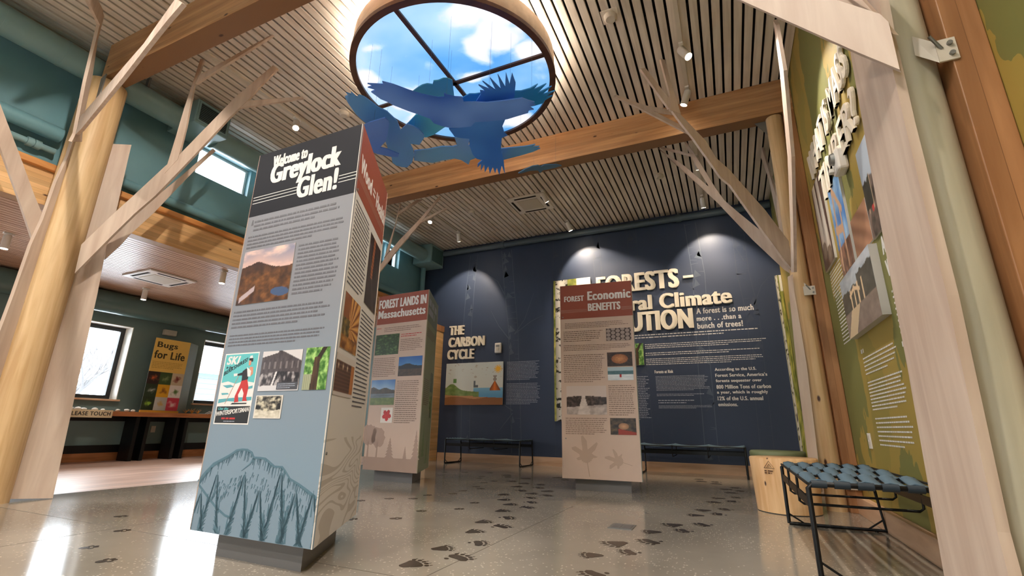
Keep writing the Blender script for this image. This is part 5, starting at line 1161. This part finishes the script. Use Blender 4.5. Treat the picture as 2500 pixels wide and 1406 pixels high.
# ------------------------------------------------------------------ floor prints
def pad_shapes(kind):
    """outlines in a unit print pointing +x (heel at -.5, toe tips at +.5)"""
    ell = lambda cx, cy, a, b, rot=0, n=14: [(cx + a * math.cos(t) * math.cos(rot) - b * math.sin(t) * math.sin(rot), cy + a * math.cos(t) * math.sin(rot) + b * math.sin(t) * math.cos(rot)) for t in [2 * PI * k / n for k in range(n)]]
    S = []
    if kind == 'hind':
        S.append([(-.5, .02), (-.46, .09), (-.34, .13), (-.15, .19), (.02, .26), (.14, .24), (.19, .12), (.18, -.06), (.13, -.2), (.02, -.26), (-.14, -.22), (-.3, -.15), (-.46, -.09)])
    elif kind == 'fore':
        S.append([(-.18, .05), (-.2, .2), (-.08, .3), (.08, .27), (.16, .12), (.17, -.08), (.1, -.24), (-.06, -.3), (-.19, -.22), (-.17, -.08)]); S.append(ell(-.38, .1, .07, .06))
    if kind in ('hind', 'fore'):
        for y, x in ((.27, .2), (.15, .3), (.01, .33), (-.13, .3), (-.26, .2)):
            S.append(ell(x - .01, y, .072, .05, y * .5)); S.append([(x + .08, y - .012 + y * .1), (x + .08, y + .012 + y * .1), (x + .165, y * 1.16)])
    else:
        S.append([(-.4, 0), (-.34, .14), (-.2, .2), (-.06, .17), (.02, .06), (.02, -.06), (-.06, -.17), (-.2, -.2), (-.34, -.14)])
        for x, y in ((.06, .23), (.25, .1), (.25, -.1), (.06, -.23)): S.append(ell(x, y, .12, .068, y * .5))
    return S
def prints(trail, kinds, label, group, name, width, minlen, cat):
    for i, (x, y, a, L) in enumerate(trail):
        L = max(L, minlen); a = math.radians(a); mb = MB()
        for sh in pad_shapes(kinds[i % len(kinds)]):
            P = [(x + (u * math.cos(a) - v * width * math.sin(a)) * L, y + (u * math.sin(a) + v * width * math.cos(a)) * L, .0008) for u, v in sh]
            mb.prism(P, (0, 0, .0009))
        tag(mb.build(name, 'printdark', None, (x, y, 0)), label % ORD[i], cat, group)
prints(T1, ('hind', 'fore'), '%s bear print from the camera in the trail between the kiosks', 'bear prints between the kiosks', 'bear_print', 1.5, .15, 'paw print')
prints(T2, ('fore', 'hind'), '%s bear print from the camera in the trail passing the wooden stool', 'bear prints by the wooden stool', 'bear_print', 1.4, .15, 'paw print')
prints(T3, ('paw',), '%s small paw print from the camera in the trails around the welcome kiosk', 'small paw prints around the welcome kiosk', 'paw_print', 1.15, .12, 'paw print')
t = thing('floor_box', (-.834, 3.87, 0), 'grey rectangular floor outlet cover set in the concrete', 'floor box')
MB().box(-.922, -.747, 3.772, 3.973, .0005, .003).build('cover_plate', 'steel', t)
for a in (-.90, -.825): MB().box(a, a + .06, 3.80, 3.945, .003, .0045).build('flap', plain('flap_grey', (120, 120, 122), .4, .4), t)

# ------------------------------------------------------------------ aisle counter and what stands on it
t = thing('display_counter', (-10.0, 4, 0), 'long wooden display counter on black steel legs under the aisle windows', 'counter')
MB().box(-10.29, -9.72, -3.0, 8.6, .765, .845).build('counter_top', 'counter', t, bevel=.004)
for y in (.6, 2.4, 5.28, 5.98, 7.6): [MB().box(-10.2, -9.86, y + k, y + k + .06, .0, .765).build('leg', 'black', t) for k in (0, .18)]
MB().box(-10.27, -10.2, -3, 8.6, .68, .765).build('apron', 'black', t)
t = thing('touch_sign', (-9.70, 4.45, .74), 'pale wooden block sign reading PLEASE TOUCH on the counter edge', 'sign')
MB().box(-9.718, -9.69, 4.12, 4.80, .735, .86).build('board', 'signwood', t)
fsn = Face((-9.69, 0), (0, 1)); text_mb(fsn, 'PLEASE TOUCH', 4.185, .768, 4.77, .832, 0, .002, .01, 1.1).build('lettering', 'inkblack', t)
# bugs kiosk on the counter
fo = Face((-9.93, 5.34), (.0, 1))
t = thing('bug_display', (-10.0, 5.7, .845), 'yellow three-sided display headed Bugs for Life standing on the counter', 'display')
MB().prism([(-9.94, 5.34, .845), (-9.94, 6.0, .845), (-10.16, 6.30, .845), (-10.2, 5.5, .845)], (0, 0, 1.39)).build('body', 'sage', t)
MB().box(-9.94, -9.90, 5.33, 6.01, .845, .885).build('base_ledge', 'ochre', t)
fo = Face((-9.94, 5.34), (0, 1))
fo.rect(MB(), 0, .66, 1.60, 2.235, 0, .003).build('title_panel', 'yellow', t)
text_mb(fo, 'Bugs', .05, 2.03, .43, 2.17, .003, .005, .03).build('title_lettering', plain('olive_ink', (70, 60, 30), .5), t); text_mb(fo, 'for Life', .03, 1.85, .60, 2.0, .003, .005, .03).build('title_lettering', plain('olive_ink', (70, 60, 30), .5), t)
text_lines(fo, MB(), .03, 1.80, .6, 1.66, 5, 111, d=.003, fill=.35).build('body_text', plain('ochre_text', (176, 140, 60), .5), t)
photo(fo, 0, .66, .89, 1.60, p_bugs, t, 'grid of nine close-up insect and flower photos', nx=72, ny=72)
tag(MB().box(-10.3, -10.22, 5.62, 5.86, 2.36, 2.47).build('emergency_light', 'cream', None, (-10.3, 5.74, 2.36), bevel=.01), 'small pale box fixed to the wall above the yellow bug display', 'fixture')
tag(MB().box(-10.3, -10.285, 5.8, 5.88, .48, .60).build('wall_switch', 'cream', None, (-10.3, 5.84, .48)), 'small pale plate on the wall between the counter legs', 'outlet')
def lump(mb, c, r, seed, sq=.6):
    q = random.Random(seed); n, m_ = 10, 6; v = []
    for j in range(m_ + 1):
        for k in range(n):
            a, b = 2 * PI * k / n, PI * j / m_; w = r * (1 + .25 * mnoise.noise(Vector((math.cos(a) * 1.3 + seed, math.sin(a) * 1.3, b))))
            v.append((c[0] + w * math.sin(b) * math.cos(a), c[1] + w * math.sin(b) * math.sin(a), c[2] + r * sq + w * sq * math.cos(b)))
    f = [(j * n + k, j * n + (k + 1) % n, (j + 1) * n + (k + 1) % n, (j + 1) * n + k) for j in range(m_) for k in range(n)]
    return mb.add(v, [x[::-1] for x in f], True)
rs = random.Random(5)
for i, y in enumerate((4.12, 4.24, 4.35, 4.46, 4.58, 4.70, 4.94, 5.08, 5.2)):
    tag(lump(MB(), (-9.84 + rs.uniform(-.04, .04), y, .845), rs.uniform(.03, .05), i).build('specimen', plain('pale_specimen', (222, 216, 206), .6), None, (-9.84, y, .845)), '%s pale natural specimen along the counter from the touch sign' % ORD[i], 'specimen', 'pale specimens on the counter')
for i, (y, rr_) in enumerate(((6.12, .06), (6.24, .075), (6.36, .06))):
    mb = MB(); rq = random.Random(i)
    for k in range(7):
        a = 2 * PI * k / 7 + i; h = rr_ * rq.uniform(.8, 1.5)
        mb.prism([(-9.85, y, .846), (-9.85 + .03 * math.cos(a), y + .03 * math.sin(a + .5), .846 + h * .6), (-9.85 + rr_ * math.cos(a), y + rr_ * math.sin(a), .846 + h), (-9.85 + .03 * math.cos(a + .8), y + .03 * math.sin(a + .8), .846 + h * .5)], (.003, .002, 0))
    tag(mb.build('dried_leaf', plain('orange_leaf', (206, 140, 54), .6), None, (-9.85, y, .845)), '%s curled orange leaf cluster beside the yellow bug display' % ORD[i], 'leaf', 'orange leaves on the counter')
mb = MB()
for k in range(4): mb.tube([(-9.9, 6.55 + .05 * k, .852), (-9.85, 6.6 + .05 * k, .90 - .01 * k), (-9.8, 6.68 + .05 * k, .852)], .005, 6)
tag(mb.build('wire_model', 'white', None, (-9.85, 6.65, .845)), 'small white bent wire model on the counter before the second window', 'model')
